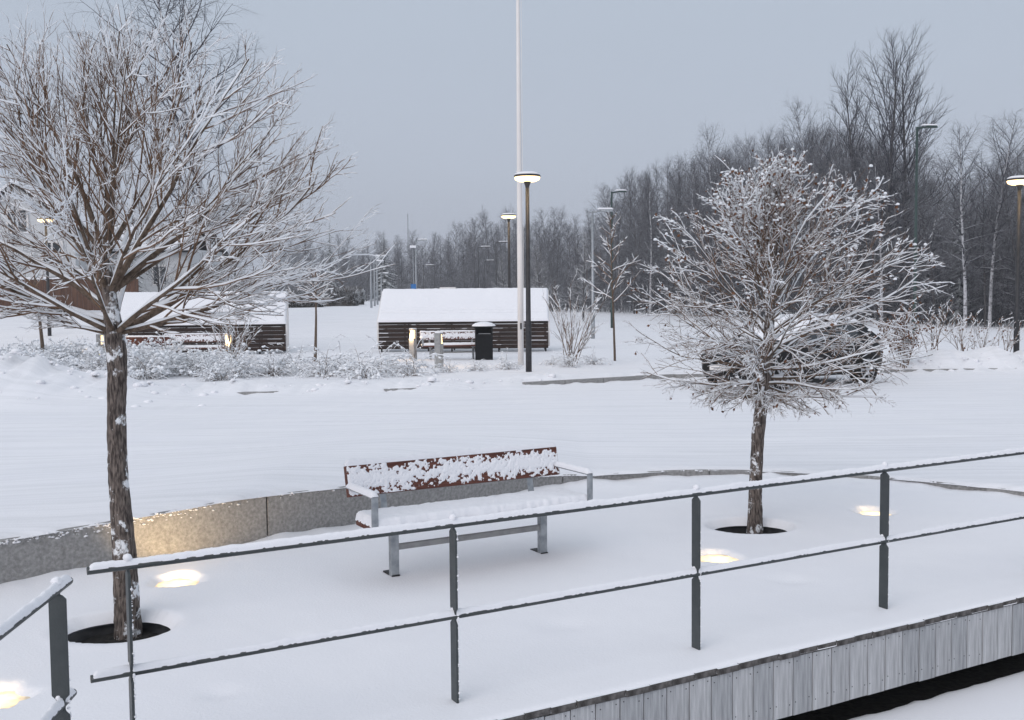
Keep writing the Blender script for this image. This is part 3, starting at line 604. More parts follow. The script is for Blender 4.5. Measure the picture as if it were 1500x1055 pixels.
def garden_tree(name, label, base, trunk, limbs, env, seed, spec, snow_amt, leaves=0, thick=1.0):
    """trunk: [(offset, radius)], limbs: (start, azimuth, elevation, length, radius)"""
    rg = np.random.default_rng(seed); th = thing(name, label, 'tree', base)
    rr = random.Random(seed)
    pts = [Vector(p) for p, r in trunk]; rad = [r for p, r in trunk]
    # finely resampled trunk with knobbly bark
    n = 90; k = 22; sl = np.linspace(0, 1, n); cum = np.concatenate([[0], np.cumsum([(pts[i + 1] - pts[i]).length for i in range(len(pts) - 1)])]); cum /= cum[-1]
    PP = np.stack([np.interp(sl, cum, [p[c] for p in pts]) for c in range(3)], -1); kk_ = np.hanning(13); kk_ /= kk_.sum()
    PPs = np.stack([np.convolve(np.pad(PP[:, c], 6, mode='edge'), kk_, 'valid') for c in range(3)], -1); PPs[:6] = PP[:6]; PPs[-6:] = PP[-6:]
    RR = np.interp(sl, cum, rad); q = 2 * np.pi * np.arange(k) / k
    rn = 1 + 0.10 * fbm(np.cos(q)[None] * 2.2 + PPs[:, 2:3] * 1.5, np.sin(q)[None] * 2.2 + PPs[:, 2:3] * 4, seed) + 0.10 * fbm(q[None] * 3.5 + 0 * sl[:, None], PPs[:, 2:3] * 22, seed + 3, 2)
    V = np.stack([PPs[:, 0:1] + RR[:, None] * rn * np.cos(q)[None], PPs[:, 1:2] + RR[:, None] * rn * np.sin(q)[None], np.repeat(PPs[:, 2:3], k, 1)], -1).reshape(-1, 3)
    idx = np.arange(n * k).reshape(n, k); nx = np.roll(idx, -1, 1)
    link('trunk', mesh_np('trunk', V, np.stack([idx[:-1], nx[:-1], nx[1:], idx[1:]], -1).reshape(-1, 4), M['bark']), th)
    S = np.array([l[0] for l in limbs]); az = np.radians([l[1] for l in limbs]); el = np.radians([l[2] for l in limbs]); L0 = np.array([l[3] for l in limbs]); R0 = np.array([l[4] for l in limbs])
    D = np.stack([np.cos(el) * np.cos(az), np.cos(el) * np.sin(az), np.sin(el)], -1)
    s0 = spec[0]; P = grow(rg, S, D, L0, s0['n'], s0['trop'], s0['jit']); cen = np.array(spec[0]['cen']); P, sc_ = fit(rg, P, env, 0.80, 0.98)
    lev = [(P, R0[:, None] * (s0['end'] + (1 - s0['end']) * (1 - np.linspace(0, 1, s0['n'])[None]) ** 1.7), L0 * sc_, np.arange(len(S)))]
    for s in spec[1:]:
        Pp, Rp, Lp, Li = lev[-1]
        pos, Dc, Ln, rad_, par = children(rg, Pp, Rp, Lp, s['k'], s['t0'], 1.0, s['ang'], s['fac'], s.get('short', 0.55))
        Ln = np.clip(Ln, s['min'], s['max'])
        Q = grow(rg, pos, Dc, Ln, s['n'], s['trop'], s['jit'], cen, s.get('rad', 0.3)); Q, sc_ = fit(rg, Q, env)
        ok = sc_ > 0.25; Q, Ln, rad_, par, sc_ = Q[ok], Ln[ok], rad_[ok], par[ok], sc_[ok]
        r0_ = np.minimum(rad_ * 0.8, s['r']) * rg.uniform(0.8, 1.15, len(Q))
        lev.append((Q, taper(r0_, r0_ * s['end'], s['n']), Ln * sc_, Li[par]))
        if s.get('also'):      # second order also springs from the grandparent
            pass
    for i in range(len(S)):
        lb = link('limb', mesh_np('limb', *tube_np(lev[0][0][i:i + 1], lev[0][1][i:i + 1], 10), M['limb']), th)
        tw = []; sn = [snow_tubes(rg, lev[0][0][i:i + 1], lev[0][1][i:i + 1], snow_amt + 0.15, 0.006, 7)]
        for j, (Q, R, L_, I) in enumerate(lev[1:]):
            m = I == i
            tw.append(tube_np(Q[m], R[m], 5 if j == 0 else (4 if j == 1 else 3)))
            sn.append(snow_tubes(rg, Q[m], R[m], snow_amt - 0.06 * j, (0.0045 - 0.0006 * j) * thick, 6 if j == 0 else 4, spec[j + 1].get('tipfade', 0)))
        o = link('twigs', mesh_np('twigs', *joinvf(tw), M['twig']), lb); o['kind'] = 'stuff'
        o = link('snow', mesh_np('snow', *joinvf(sn), M['snow_twig']), lb); o['kind'] = 'stuff'
    if leaves:
        Q = lev[-1][0]; tips = np.concatenate([Q[:, -1], Q[:, Q.shape[1] // 2]]); tips = tips[rg.permutation(len(tips))]
        hz = tips[:, 2]; pr = np.clip((hz - spec[0]['leaf_z']) / 0.8 + 0.35, 0.15, 1); tips = tips[rg.random(len(tips)) < pr][:leaves]
        # withered leaves: bent pairs of quads
        m = len(tips); d = unit(rg.normal(0, 1, (m, 3)) + np.array([0, 0, -0.7])); a = unit(np.cross(d, rg.normal(0, 1, (m, 3)))); c = np.cross(d, a); ln = rg.uniform(0.015, 0.042, (m, 1)); wd_ = ln * 0.36
        V = np.stack([tips, tips + d * ln * 0.5 + a * wd_ + c * wd_ * 0.4, tips + d * ln, tips + d * ln * 0.5 - a * wd_ + c * wd_ * 0.4], 1).reshape(-1, 3)
        F_ = np.arange(m * 4).reshape(m, 4)
        o = link('withered_leaves', mesh_np('withered_leaves', V, F_, M['leaf'], False), th); o['kind'] = 'stuff'
        mb = MB()
        for p in tips[: int(m * 0.75)]:
            blob(mb, (p[0] + rr.gauss(0, 0.006), p[1] + rr.gauss(0, 0.006), p[2] + 0.008), 0.005 + 0.013 * rr.random() ** 1.6, rr, 0.95)
        o = mb.build('snow_clumps', M['snow_twig'], th, True); o['kind'] = 'stuff'
    return th
# tall tree at the left
B1 = at_z(188, 926, -0.1); y1 = B1.y
def rel(px, py, y, b): return tuple(at_y(px, py, y) - b)
tr = [(rel(188, 926 + 28, y1, B1), 0.090), (rel(187, 905, y1, B1), 0.080), (rel(181, 800, y1, B1), 0.068), (rel(173, 690, y1, B1), 0.060), (rel(171, 600, y1, B1), 0.057), (rel(172, 530, y1, B1), 0.058), (rel(168, 495, y1, B1), 0.062), (rel(164, 462, y1, B1), 0.050), (rel(160, 430, y1, B1), 0.040), (rel(156, 390, y1, B1), 0.030), (rel(150, 350, y1, B1), 0.022)]
hd = Vector(rel(168, 490, y1, B1)); up = Vector(rel(160, 430, y1, B1)); up2 = Vector(rel(154, 375, y1, B1))
H1 = np.array(rel(178, 335, y1, B1))
def env1(p):
    d = p - H1; h2 = (d[:, 0] / np.where(d[:, 0] > 0, 1.62, 1.5)) ** 2 + (d[:, 1] / 1.40) ** 2
    return np.where(d[:, 2] > 0, (h2 ** 1.15 + (np.abs(d[:, 2]) / 1.36) ** 2.3) ** (1 / 2.3), (h2 ** 1.6 + (np.abs(d[:, 2]) / 0.62) ** 3.2) ** (1 / 3.2))
limbs1 = []
rl_ = random.Random(14)
for (st_, az, el, L, r) in ((hd, 2, 29, 2.2, 0.030), (hd + Vector((0, 0, .05)), 178, 21, 2.0, 0.026), (hd + Vector((0, 0, .12)), 172, 36, 2.0, 0.026), (up, 8, 40, 2.1, 0.026), (up, 168, 55, 2.0, 0.022), (up, -12, 55, 2.0, 0.025), (up2, 50, 70, 1.9, 0.022), (up2, 200, 74, 1.9, 0.022),
        (up2, -60, 66, 1.8, 0.019), (hd, 42, 27, 2.0, 0.022), (hd, 100, 32, 1.8, 0.020), (up, 130, 42, 1.8, 0.020), (hd, -40, 26, 2.0, 0.020), (hd, -85, 34, 1.6, 0.016), (hd, -140, 27, 1.8, 0.018), (up, 75, 50, 1.8, 0.019), (up, -110, 55, 1.7, 0.017), (hd, 188, 7, 1.7, 0.015),
        (up2, 110, 78, 1.8, 0.018), (up2, 5, 60, 2.0, 0.020), (hd, 18, 12, 1.9, 0.016), (up2, -170, 58, 1.9, 0.018), (up2, -15, 82, 1.9, 0.018), (hd, -15, 17, 1.9, 0.016), (up, 30, 30, 2.0, 0.018), (up, 150, 26, 1.9, 0.017), (up, -50, 38, 1.9, 0.017)):
    limbs1.append((st_, az, el, L, r))
spec1 = [dict(n=14, trop=(0, 0, 0.12), jit=0.05, end=0.17, cen=tuple(hd + Vector((0, 0, 0.1)))),
         dict(k=12, t0=0.16, ang=33, fac=0.60, n=9, trop=(0, 0, 0.10), jit=0.065, rad=0.30, r=0.0066, end=0.36, min=0.2, max=1.1),
         dict(k=7, t0=0.18, ang=30, fac=0.50, n=6, trop=(0, 0, 0.10), jit=0.08, rad=0.25, r=0.0034, end=0.48, min=0.10, max=0.50, tipfade=0.8),
         dict(k=4, t0=0.2, ang=32, fac=0.50, n=4, trop=(0, 0, 0.10), jit=0.10, rad=0.2, r=0.0021, end=0.6, min=0.06, max=0.22, tipfade=1.0)]
garden_tree('bare_tree', 'tall bare snow-dusted tree with spreading limbs at the left, before the curved wall', B1, tr, limbs1, env1, 7, spec1, 0.66)
# round crowned tree at the right
B2 = at_z(1105, 776, -0.08); y2 = B2.y
tr = [(rel(1105, 776 + 22, y2, B2), 0.072), (rel(1106, 760, y2, B2), 0.064), (rel(1107, 700, y2, B2), 0.056), (rel(1110, 640, y2, B2), 0.054), (rel(1115, 590, y2, B2), 0.055), (rel(1121, 550, y2, B2), 0.056), (rel(1125, 510, y2, B2), 0.048), (rel(1128, 460, y2, B2), 0.040), (rel(1133, 400, y2, B2), 0.030), (rel(1136, 340, y2, B2), 0.020), (rel(1138, 280, y2, B2), 0.012)]
H2 = np.array(rel(1143, 450, y2, B2))
def env2(p):
    d = p - H2; h2 = (d[:, 0] / 1.40) ** 2 + (d[:, 1] / 1.36) ** 2
    return np.where(d[:, 2] > 0, (h2 ** 1.1 + (np.abs(d[:, 2]) / 1.40) ** 2.2) ** (1 / 2.2), (h2 ** 1.35 + (np.abs(d[:, 2]) / 0.98) ** 2.7) ** (1 / 2.7))
rg_ = random.Random(21); limbs2 = []
for k in range(64):
    f = k / 63; py = 580 - 200 * f ** 1.3; az = k * 137.5 + rg_.uniform(-18, 18)
    el = -10 + 94 * f ** 1.25 + rg_.uniform(-9, 9)
    limbs2.append((Vector(rel(1117 + 14 * f, py, y2, B2)), az, el, 2.0, 0.0125 - 0.004 * f))
spec2 = [dict(n=16, trop=(0, 0, 0.02), jit=0.06, end=0.25, leaf_z=H2[2] + 0.1, cen=rel(1124, 520, y2, B2)),
         dict(k=11, t0=0.14, ang=33, fac=0.52, n=9, trop=(0, 0, -0.14), jit=0.085, rad=0.14, r=0.0047, end=0.42, min=0.15, max=0.85),
         dict(k=7, t0=0.2, ang=36, fac=0.45, n=5, trop=(0, 0, -0.02), jit=0.12, rad=0.15, r=0.0031, end=0.55, min=0.07, max=0.30, tipfade=0.3),
         dict(k=2, t0=0.3, ang=38, fac=0.42, n=3, trop=(0, 0, 0.05), jit=0.1, rad=0.1, r=0.0025, end=0.7, min=0.03, max=0.1, tipfade=0.4)]
garden_tree('round_crowned_tree', 'low round-crowned bare tree with withered leaves and snow, right of the bench', B2, tr, limbs2, env2, 13, spec2, 0.54, leaves=1700, thick=0.85)
#@@PART2
# ------------------------------------------------------------------ kerb stones along the far side of the street
kb = thing('kerb', 'grey granite kerb half buried in snow along the far side of the street', 'kerb')
km = MB().box((0, 0, 0), (0.985, 0.13, 0.30)).mesh('kerb_stone', M['conc'])
x = -12.0; rng = random.Random(4)
while x < 13:
    y = float(y_kerb(x)); s = float((y_kerb(x + 0.4) - y_kerb(x - 0.4)) / 0.8); a = math.atan(s)
    o = link('kerb_stone', km, kb); z0 = float(zg(np.array([x]), np.array([y - 0.35]), False)[0])
    o.location = (x, y - 0.10, z0 - 0.15 + (0.085 if x > 0.3 else (0.062 if (-6.0 < x < -4.8 or -3.0 < x < -1.9) else -0.12))); o.rotation_euler = (0, 0, a)
    x += math.cos(a)
mb = MB(); rng = random.Random(15)
for k in range(330):
    x = rng.uniform(-11.5, 1.2) if k < 250 else rng.uniform(8.8, 13.5); y = float(y_kerb(x)) + rng.gauss(0.1, 0.25); s = 0.012 + 0.10 * rng.random() ** 4.5
    blob(mb, (x, y, zgs(x, y) - s * 0.12), s, rng, 0.7)
for k in range(90):
    x = rng.gauss(-9.4, 1.5); y = rng.gauss(19.4, 0.7); s = 0.012 + 0.09 * rng.random() ** 4.5; blob(mb, (x, y, zgs(x, y) - s * 0.12), s, rng, 0.7)
tag(mb.build('snow_clods', M['snow'], None, True), 'clods of ploughed snow along the far kerb', 'snow', kind='stuff')
# ------------------------------------------------------------------ slatted shelters
def make_shelter(label):
    """front lower edge at y=0, width along x; front of dark slats, slatted lean-to roof with a snow blanket"""
    th = thing('slatted_shelter', label, 'shelter', (0, 0, 0), 0, 'slatted shelters in the park'); Wd = 5.55; rg = random.Random(8)
    for k in range(7):
        z = 0.13 + k * 0.134
        MB().box((0, 0.012 * k, z + 0.062), (Wd, 0.04, 0.130)).build('slat', M['darkwood'], th)
    for k in range(11):
        f = (k + 0.5) / 11; MB().box((0, 0.04 + 1.32 * f, 1.06 + 0.96 * f), (Wd, 0.112, 0.03), Matrix.Rotation(math.radians(36), 3, 'X')).build('roof_slat', M['darkwood'], th)
    for xx in np.linspace(-Wd / 2 + 0.08, Wd / 2 - 0.08, 8):
        MB().box((xx, 0.12, 0.5), (0.05, 0.05, 1.06)).build('upright', M['iron'], th)
        MB().bar((xx, 0.06, 1.02), (xx, 1.38, 1.98), 0.05, 0.06).build('rafter', M['iron'], th)
        MB().box((xx, 1.36, 0.92), (0.05, 0.05, 2.0)).build('rear_upright', M['iron'], th)
    for s in (-1, 1):
        MB().prism([(0.10, 0.18), (1.40, 0.18), (1.42, 2.03), (0.03, 1.06)], Matrix(((0, 1, 0, s * (Wd / 2 + 0.03)), (1, 0, 0, 0), (0, 0, 1, 0), (0, 0, 0, 1))), 0.05).build('end_panel', M['white'], th)
    nx, ny = 220, 60; XX, TT = np.meshgrid(np.linspace(-Wd / 2 - 0.03, Wd / 2 + 0.03, nx), np.linspace(-0.06, 1.04, ny))
    e = np.minimum(np.minimum(XX + Wd / 2 + 0.03, Wd / 2 + 0.03 - XX) / 0.06, np.minimum(TT + 0.06, 1.04 - TT) / 0.04); f = np.sqrt(np.clip(e, 0, 1))
    gro = np.exp(-(((TT * 11) % 1.0 - 0.02) / 0.13) ** 2) * (1 - sstep(TT, 0.05, 0.5))
    hh = f * (0.075 + 0.02 * fbm(XX * 1.5, TT * 2, 101) + 0.012 * fbm(XX * 9, TT * 14, 102) - 0.055 * gro * (0.8 + 0.8 * fbm(XX * 2.5, TT * 11, 103))) - 0.004
    V = np.stack([XX, 0.04 + 1.32 * TT - 0.3 * hh, 1.075 + 0.96 * TT + hh], -1).reshape(-1, 3); i_ = np.arange(nx * ny).reshape(ny, nx)
    o = link('roof_snow', mesh_np('roof_snow', V, np.stack([i_[:-1, :-1], i_[:-1, 1:], i_[1:, 1:], i_[1:, :-1]], -1).reshape(-1, 4), M['snow']), th)
    for k in range(7):      # ragged ledges of snow on the front slats
        mb = MB(); z = 0.13 + k * 0.134 + 0.122; x0 = -Wd / 2
        while x0 < Wd / 2:
            ln = rg.uniform(0.1, 0.9) * (1.2 if k > 4 else 0.6); gap = rg.uniform(0.1, 1.3) * (0.5 if k > 4 else 1.4)
            x1 = min(x0 + ln, Wd / 2); mb.bar((x0, -0.022 + 0.012 * k, z + 0.004), (x1, -0.022 + 0.012 * k, z + 0.004 + rg.uniform(-.006, .006)), 0.03, rg.uniform(0.008, 0.022)); x0 = x1 + gap
        mb.build('slat_snow', M['snow'], th)
    return th
sh = make_shelter('middle slatted dark shelter with snowy lean-to roof behind the litter bin')
c = ground_pt(679, 34.6); sh.location = (c.x, c.y, c.z - 0.02); sh.rotation_euler = (0, 0, -0.01)
s2 = copy_tree(sh); s2['label'] = 'left slatted dark shelter with snowy roof seen through the tall tree'
c = ground_pt(291, 34.4); s2.location = (c.x, c.y, c.z - 0.02); s2.rotation_euler = (0, 0, 0.17)
# ------------------------------------------------------------------ more benches
for px, d, rz, lab in ((662, 30.6, 0.22, 'snowy bench beside the black litter bin in the park'), (285, 31.0, 0.15, 'snow-covered bench before the left shelter, facing the street'), (214, 29.2, math.pi - 0.08, 'red-brown bench seen from behind, right of the tall tree trunk')):
    b = copy_tree(bench); b['label'] = lab; c = ground_pt(px, d); b.location = c; b.rotation_euler = (0, 0, rz)
# ------------------------------------------------------------------ litter bin
c = ground_pt(709, 30.3)
th = thing('litter_bin', 'black litter bin with snow cap beside the park bench', 'litter bin', c, 0.05)
MB().box((0, 0, 0.36), (0.50, 0.42, 0.74)).build('body', M['black'], th, bevel=0.02)
for s in (-1, 1): MB().box((s * 0.23, 0, 0.82), (0.04, 0.40, 0.20)).build('side_post', M['black'], th)
MB().box((0, 0.17, 0.82), (0.42, 0.04, 0.20)).build('back_plate', M['black'], th)
MB().box((0.02, -0.05, 0.75), (0.34, 0.26, 0.015)).build('ash_tray', M['galv'], th)
MB().box((0, 0, 0.94), (0.56, 0.48, 0.05)).build('lid', M['black'], th, bevel=0.015)
MB().lathe([(0.34, 0.0), (0.33, 0.03), (0.24, 0.09), (0.1, 0.12), (0, 0.125)], 14, (0, 0, 0.965)).build('snow_cap', M['snow'], th, True)
# ------------------------------------------------------------------ lit bollards
def make_bollard(px, d, rz, label, lit=True):
    c = ground_pt(px, d); th = thing('light_bollard', label, 'bollard', c, rz, 'light bollards in the park')
    MB().box((0, 0, 0.28), (0.17, 0.17, 0.66)).build('post', M['bollard'], th, bevel=0.012)
    MB().box((0, 0.05, 0.73), (0.17, 0.07, 0.24)).build('back_plate', M['bollard'], th, bevel=0.006)
    MB().box((0, 0, 0.865), (0.17, 0.17, 0.03)).build('cap', M['bollard'], th, bevel=0.006)
    MB().prism([(-0.085, 0.61), (0.015, 0.61), (0.015, 0.85), (-0.045, 0.85)], Matrix(((0, 1, 0, 0), (1, 0, 0, 0), (0, 0, 1, 0), (0, 0, 0, 1))), 0.12).build('lens', M['boll_light'], th)
    MB().box((0, 0, 0.89), (0.16, 0.16, 0.03)).build('snow_cap', M['snow'], th, bevel=0.012)
    ld = bpy.data.lights.new('bollard_glow', 'POINT'); ld.energy = 9; ld.color = (1, 0.66, 0.34); ld.shadow_soft_size = 0.05
    lo = bpy.data.objects.new('bollard_glow', ld); C.objects.link(lo); lo.parent = th; lo.location = (0, -0.16, 0.66)
make_bollard(605, 30.6, -0.5, 'lit grey light bollard before the middle shelter')
make_bollard(643, 26.8, 2.6, 'grey light bollard seen from behind, nearest the kerb shrubs')
make_bollard(335, 28.6, -0.1, 'lit light bollard among bare shrub twigs before the left shelter')
make_bollard(147, 28.6, 2.3, 'lit light bollard left of the tall tree trunk in low shrubs')
# ------------------------------------------------------------------ park lamps
def park_lamp(px, d, label, h=4.62, zoff=0.0):
    c = ground_pt(px, d); c.z += zoff; th = thing('park_lamp', label, 'street lamp', c, 0, 'lit park lamps')
    MB().tube([(0, 0, -0.3), (0, 0, 1.2), (0, 0, 1.22), (0, 0, h - 0.24)], [0.075, 0.072, 0.062, 0.045], 14).build('pole', M['post'], th, True)
    MB().lathe([(0.045, h - 0.26), (0.05, h - 0.22), (0.085, h - 0.13), (0.09, h - 0.10)], 20).build('neck', M['post'], th, True)
    MB().lathe([(0.0, h - 0.125), (0.20, h - 0.115), (0.285, h - 0.075), (0.305, h - 0.02), (0.29, h - 0.005), (0, h - 0.005)], 32).build('diffuser', M['lamp'], th, True)
    MB().lathe([(0.308, h - 0.012), (0.315, h + 0.02), (0.29, h + 0.05), (0.12, h + 0.07), (0, h + 0.072)], 32).build('hood', M['post'], th, True)
    MB().lathe([(0.30, h + 0.04), (0.295, h + 0.066), (0.22, h + 0.10), (0, h + 0.115)], 24).build('snow_cap', M['snow'], th, True)
    ld = bpy.data.lights.new('park_lamp_light', 'SPOT'); ld.energy = 60; ld.color = (1, 0.70, 0.40); ld.shadow_soft_size = 0.2; ld.spot_size = math.radians(150); ld.spot_blend = 0.5
    lo = bpy.data.objects.new('park_lamp_light', ld); C.objects.link(lo); lo.parent = th; lo.location = (0, 0, h - 0.13)
park_lamp(774.5, 25.2, 'lit dark park lamp beside the white flagpole, nearest of the lamps')
park_lamp(747, 44.5, 'lit park lamp farther back, seen just left of the white flagpole', 4.75)
park_lamp(1490, 27.3, 'lit dark park lamp at the right edge of the picture', 4.62, -0.12)
park_lamp(73, 42.0, 'lit park lamp at the far left seen through the tall tree', 4.6)
# ------------------------------------------------------------------ flagpole
c = ground_pt(763, 27.6)
th = thing('flagpole', 'tall white flagpole rising out of the picture beside the park lamp', 'flagpole', c, 0)
MB().tube([(0, 0, -0.3), (0, 0, 3.0), (0, 0, 6), (0, 0, 12.5)], [0.078, 0.072, 0.06, 0.03], 16).build('pole', M['white'], th, True)
MB().box((0.01, -0.09, 1.02), (0.04, 0.05, 0.16)).build('cleat', M['black'], th)
MB().tube([(0.09, -0.03, 1.0), (0.08, -0.03, 12.2)], 0.006, 5).build('halyard', M['white'], th)
MB().lathe([(0.0, 12.66), (0.07, 12.6), (0.08, 12.55), (0.05, 12.5)], 12).build('finial', M['white'], th, True)
# ------------------------------------------------------------------ street lights on plain masts
def street_light(px, d, top, label, arm=0.9, mat='galv', r=0.07, rz=0.0):
    c = ground_pt(px, d); h = at_y(px, top, d).z - c.z; th = thing('street_light', label, 'street light', c, rz, 'unlit street lights')
    MB().tube([(0, 0, -0.5), (0, 0, 1.3), (0, 0, 1.35), (0, 0, h)], [r * 1.25, r * 1.25, r, r * 0.7], 10).build('mast', M[mat], th, True)
    MB().tube([(0, 0, h - 0.06), (arm * 0.55, 0, h + 0.0)], [r * 0.6, r * 0.5], 8).build('arm', M[mat], th, True)
    hd_ = MB().box((arm * 0.72, 0, h + 0.01), (arm * 0.62, 0.24, 0.10), None, 0.8).build('lamp_head', M[mat], th, bevel=0.02)
    MB().box((arm * 0.62, 0, h + 0.095), (arm * 0.85, 0.22, 0.07), None, 0.75).build('head_snow', M['snow'], hd_, bevel=0.02)
    return th
street_light(869, 47, 309, 'grey street light mast right of the tall shrub by the middle shelter')
street_light(897, 66, 281, 'tall green street light mast behind the young tree at the field edge', 0.9, 'green', 0.075)
street_light(1340, 50, 186, 'tall green street light mast behind the round-crowned tree', 0.95, 'green', 0.075, 0.1)
street_light(611, 92, 352, 'grey street light mast behind the middle shelter beside a small blue sign', 1.0)
street_light(545, 58, 377, 'nearest of the three thin masts in the gap between the shelters', 0.6, 'galv', 0.05)
street_light(550, 66, 384, 'middle one of the three thin masts in the gap between the shelters', 0.6, 'galv', 0.05)
street_light(554, 78, 376, 'farthest of the three thin masts in the gap between the shelters', 0.7, 'galv', 0.06)
street_light(560, 100, 401, 'short far mast just right of the three thin masts', 0.7, 'galv', 0.06)
for px, d, top, lab in ((702, 125, 362, 'far lamp post left of the lit lamp before the dark forest'), (728, 120, 355, 'far lamp post close by the lit lamp before the dark forest'), (711, 150, 382, 'lowest far lamp post left of the lit lamp before the forest'), (622, 150, 389, 'far lamp post right of the grey mast with the blue sign')):
    street_light(px, d, top, lab, 1.4, 'post', 0.05)
# blue sign and a pale board far behind
c = ground_pt(607, 91); th = thing('blue_sign', 'small blue sign post left of the grey street light mast', 'sign', c, 0)
zc = at_y(607, 424, 91).z - c.z
MB().tube([(0, 0, -0.3), (0, 0, zc + 3.6)], 0.04, 6).build('pole', M['galv'], th); MB().box((0, -0.05, zc), (0.45, 0.04, 0.9)).build('plate', M['blue'], th); MB().box((0, 0, zc + 3.65), (0.5, 0.3, 0.2)).build('snow_cap', M['snow'], th)
c = ground_pt(657, 125); zc = at_y(657, 423, 125).z - c.z; th = thing('pale_board', 'small pale board far behind the middle shelter roof', 'sign', c, 0)
MB().box((0, 0, zc), (1.9, 0.08, 0.35)).build('plate', M['white'], th)
for s in (-1, 1): MB().box((s * 0.7, 0.06, zc / 2 - 0.1), (0.08, 0.06, zc + 0.2)).build('post', M['post'], th)
# thin radio mast
c = ground_pt(600, 250); th = thing('radio_mast', 'thin radio mast on the skyline above the far forest', 'mast', c, 0)
zt = at_y(600, 313, 250).z - c.z
mb = MB()
for k in range(3): q = k * 2.094; mb.tube([(0.28 * math.cos(q), 0.28 * math.sin(q), 0), (0.1 * math.cos(q), 0.1 * math.sin(q), zt)], 0.03, 4)
mb.build('legs', M['galv'], th)
mb = MB()
for k in range(20):
    z = zt * k / 20; w = 0.28 - 0.18 * k / 20
    for j in range(3): q = j * 2.094; q2 = q + 2.094; mb.tube([(w * math.cos(q), w * math.sin(q), z), (w * math.cos(q2), w * math.sin(q2), z + zt / 20)], 0.015, 3)
mb.build('lattice', M['galv'], th)

# ------------------------------------------------------------------ small bare trees, shrubs, forest: one set of shapes for each kind
def bare_proto(seed, h, r, levels, k0, el0, el1, Lf, t_lo=0.25, droop=0.0, fork=None, trunk_mat='forest_trunk', twig_mat='frost_twig', lean=0.04, shape=None):
    rg = np.random.default_rng(seed); n = 14; lean = lean * 2
    P = grow(rg, np.zeros((1, 3)) + np.array([[0, 0, -0.3]]), np.array([[0, 0, 1.0]]), np.array([h + 0.3]), n, (rg.normal(0, lean), rg.normal(0, lean), 0), 0.02)
    R = taper([r], [r * 0.12], n)
    trunks = [tube_np(P, R, 7)]
    t = np.linspace(t_lo, 0.97, k0) + rg.uniform(-0.01, 0.01, k0); f = t * (n - 1); i = np.minimum(f.astype(int), n - 2); w = (f - i)[:, None]
    S = P[0, i] * (1 - w) + P[0, i + 1] * w; az = np.arange(k0) * 2.4 + rg.normal(0, 0.3, k0); u = (t - t_lo) / (1 - t_lo); el = np.radians(el0 + (el1 - el0) * u + rg.normal(0, 7, k0))
    D = np.stack([np.cos(el) * np.cos(az), np.cos(el) * np.sin(az), np.sin(el)], -1)
    L = h * Lf * (shape(u) if shape else (1 - 0.75 * u)) * rg.uniform(0.7, 1.2, k0)
    Q = grow(rg, S, D, L, 8, (0, 0, 0.18 - droop * 0.5), 0.06); RQ = taper(np.minimum(r * 0.42, R[0, i] * 0.55), np.full(k0, r * 0.05), 8)
    tw = [tube_np(Q, RQ, 4)]; cur = (Q, RQ, L)
    for (k, ang, fac, nn, mn, rmax, dr) in levels:
        pos, Dc, Ln, rd, par = children(rg, cur[0], cur[1], cur[2], k, 0.12, 1.0, ang, fac); Ln = np.maximum(Ln, mn)
        q = grow(rg, pos, Dc, Ln, nn, (0, 0, 0.15 - dr), 0.10); rq = taper(np.minimum(rd * 0.7, rmax), np.minimum(rd * 0.3, rmax * 0.5), nn); tw.append(tube_np(q, rq, 3)); cur = (q, rq, Ln)
    return mesh_np('trunk', *trunks[0], M[trunk_mat]), mesh_np('crown', *joinvf(tw), M[twig_mat])
def put_tree(name, proto, loc, label, group=None, s=1.0, rz=0.0, sz=None):
    th = thing(name, label, 'tree', loc, rz, group); th.scale = (s, s, sz or s)
    link('trunk', proto[0], th); link('crown', proto[1], th); return th
rg_ = random.Random(77)
birches = [bare_proto(200 + k, 15.0, 0.15, [(9, 42, 0.5, 6, 0.5, 0.018, 0.25), (7, 35, 0.55, 5, 0.45, 0.009, 0.75)], 34, 25, 65, 0.24, 0.28, 0.12, None, 'birch_trunk', 'frost_twig', 0.05, lambda u: np.sin(np.pi * np.clip(u * 0.85 + 0.12, 0, 1)) ** 0.8 + 0.1) for k in range(3)]
alders = [bare_proto(220 + k, 14.0, 0.10, [(11, 42, 0.5, 5, 0.5, 0.015, 0.0), (8, 40, 0.5, 4, 0.4, 0.009, 0.05)], 44, 15, 60, (0.24, 0.30, 0.34, 0.27)[k], (0.10, 0.2, 0.3, 0.16)[k], 0.0, None, 'forest_trunk', 'frost_twig', 0.05) for k in range(4)]
aspens = [bare_proto(240 + k, 18.0, 0.24, [(10, 33, 0.5, 6, 0.6, 0.03, -0.12), (6, 32, 0.5, 5, 0.5, 0.014, -0.1)], 26, 42, 72, 0.40, 0.30, -0.25, None, 'forest_trunk', 'frost_twig', 0.03, lambda u: 1 - 0.62 * u) for k in range(2)]
whites = [bare_proto(260 + k, 7.0, 0.09, [(9, 42, 0.55, 6, 0.3, 0.02, 0.0), (6, 40, 0.5, 4, 0.2, 0.012, 0.05)], 34, 20, 60, 0.32, 0.16, 0.0, None, 'forest_trunk', 'frost_twig_white', 0.06) for k in range(2)]
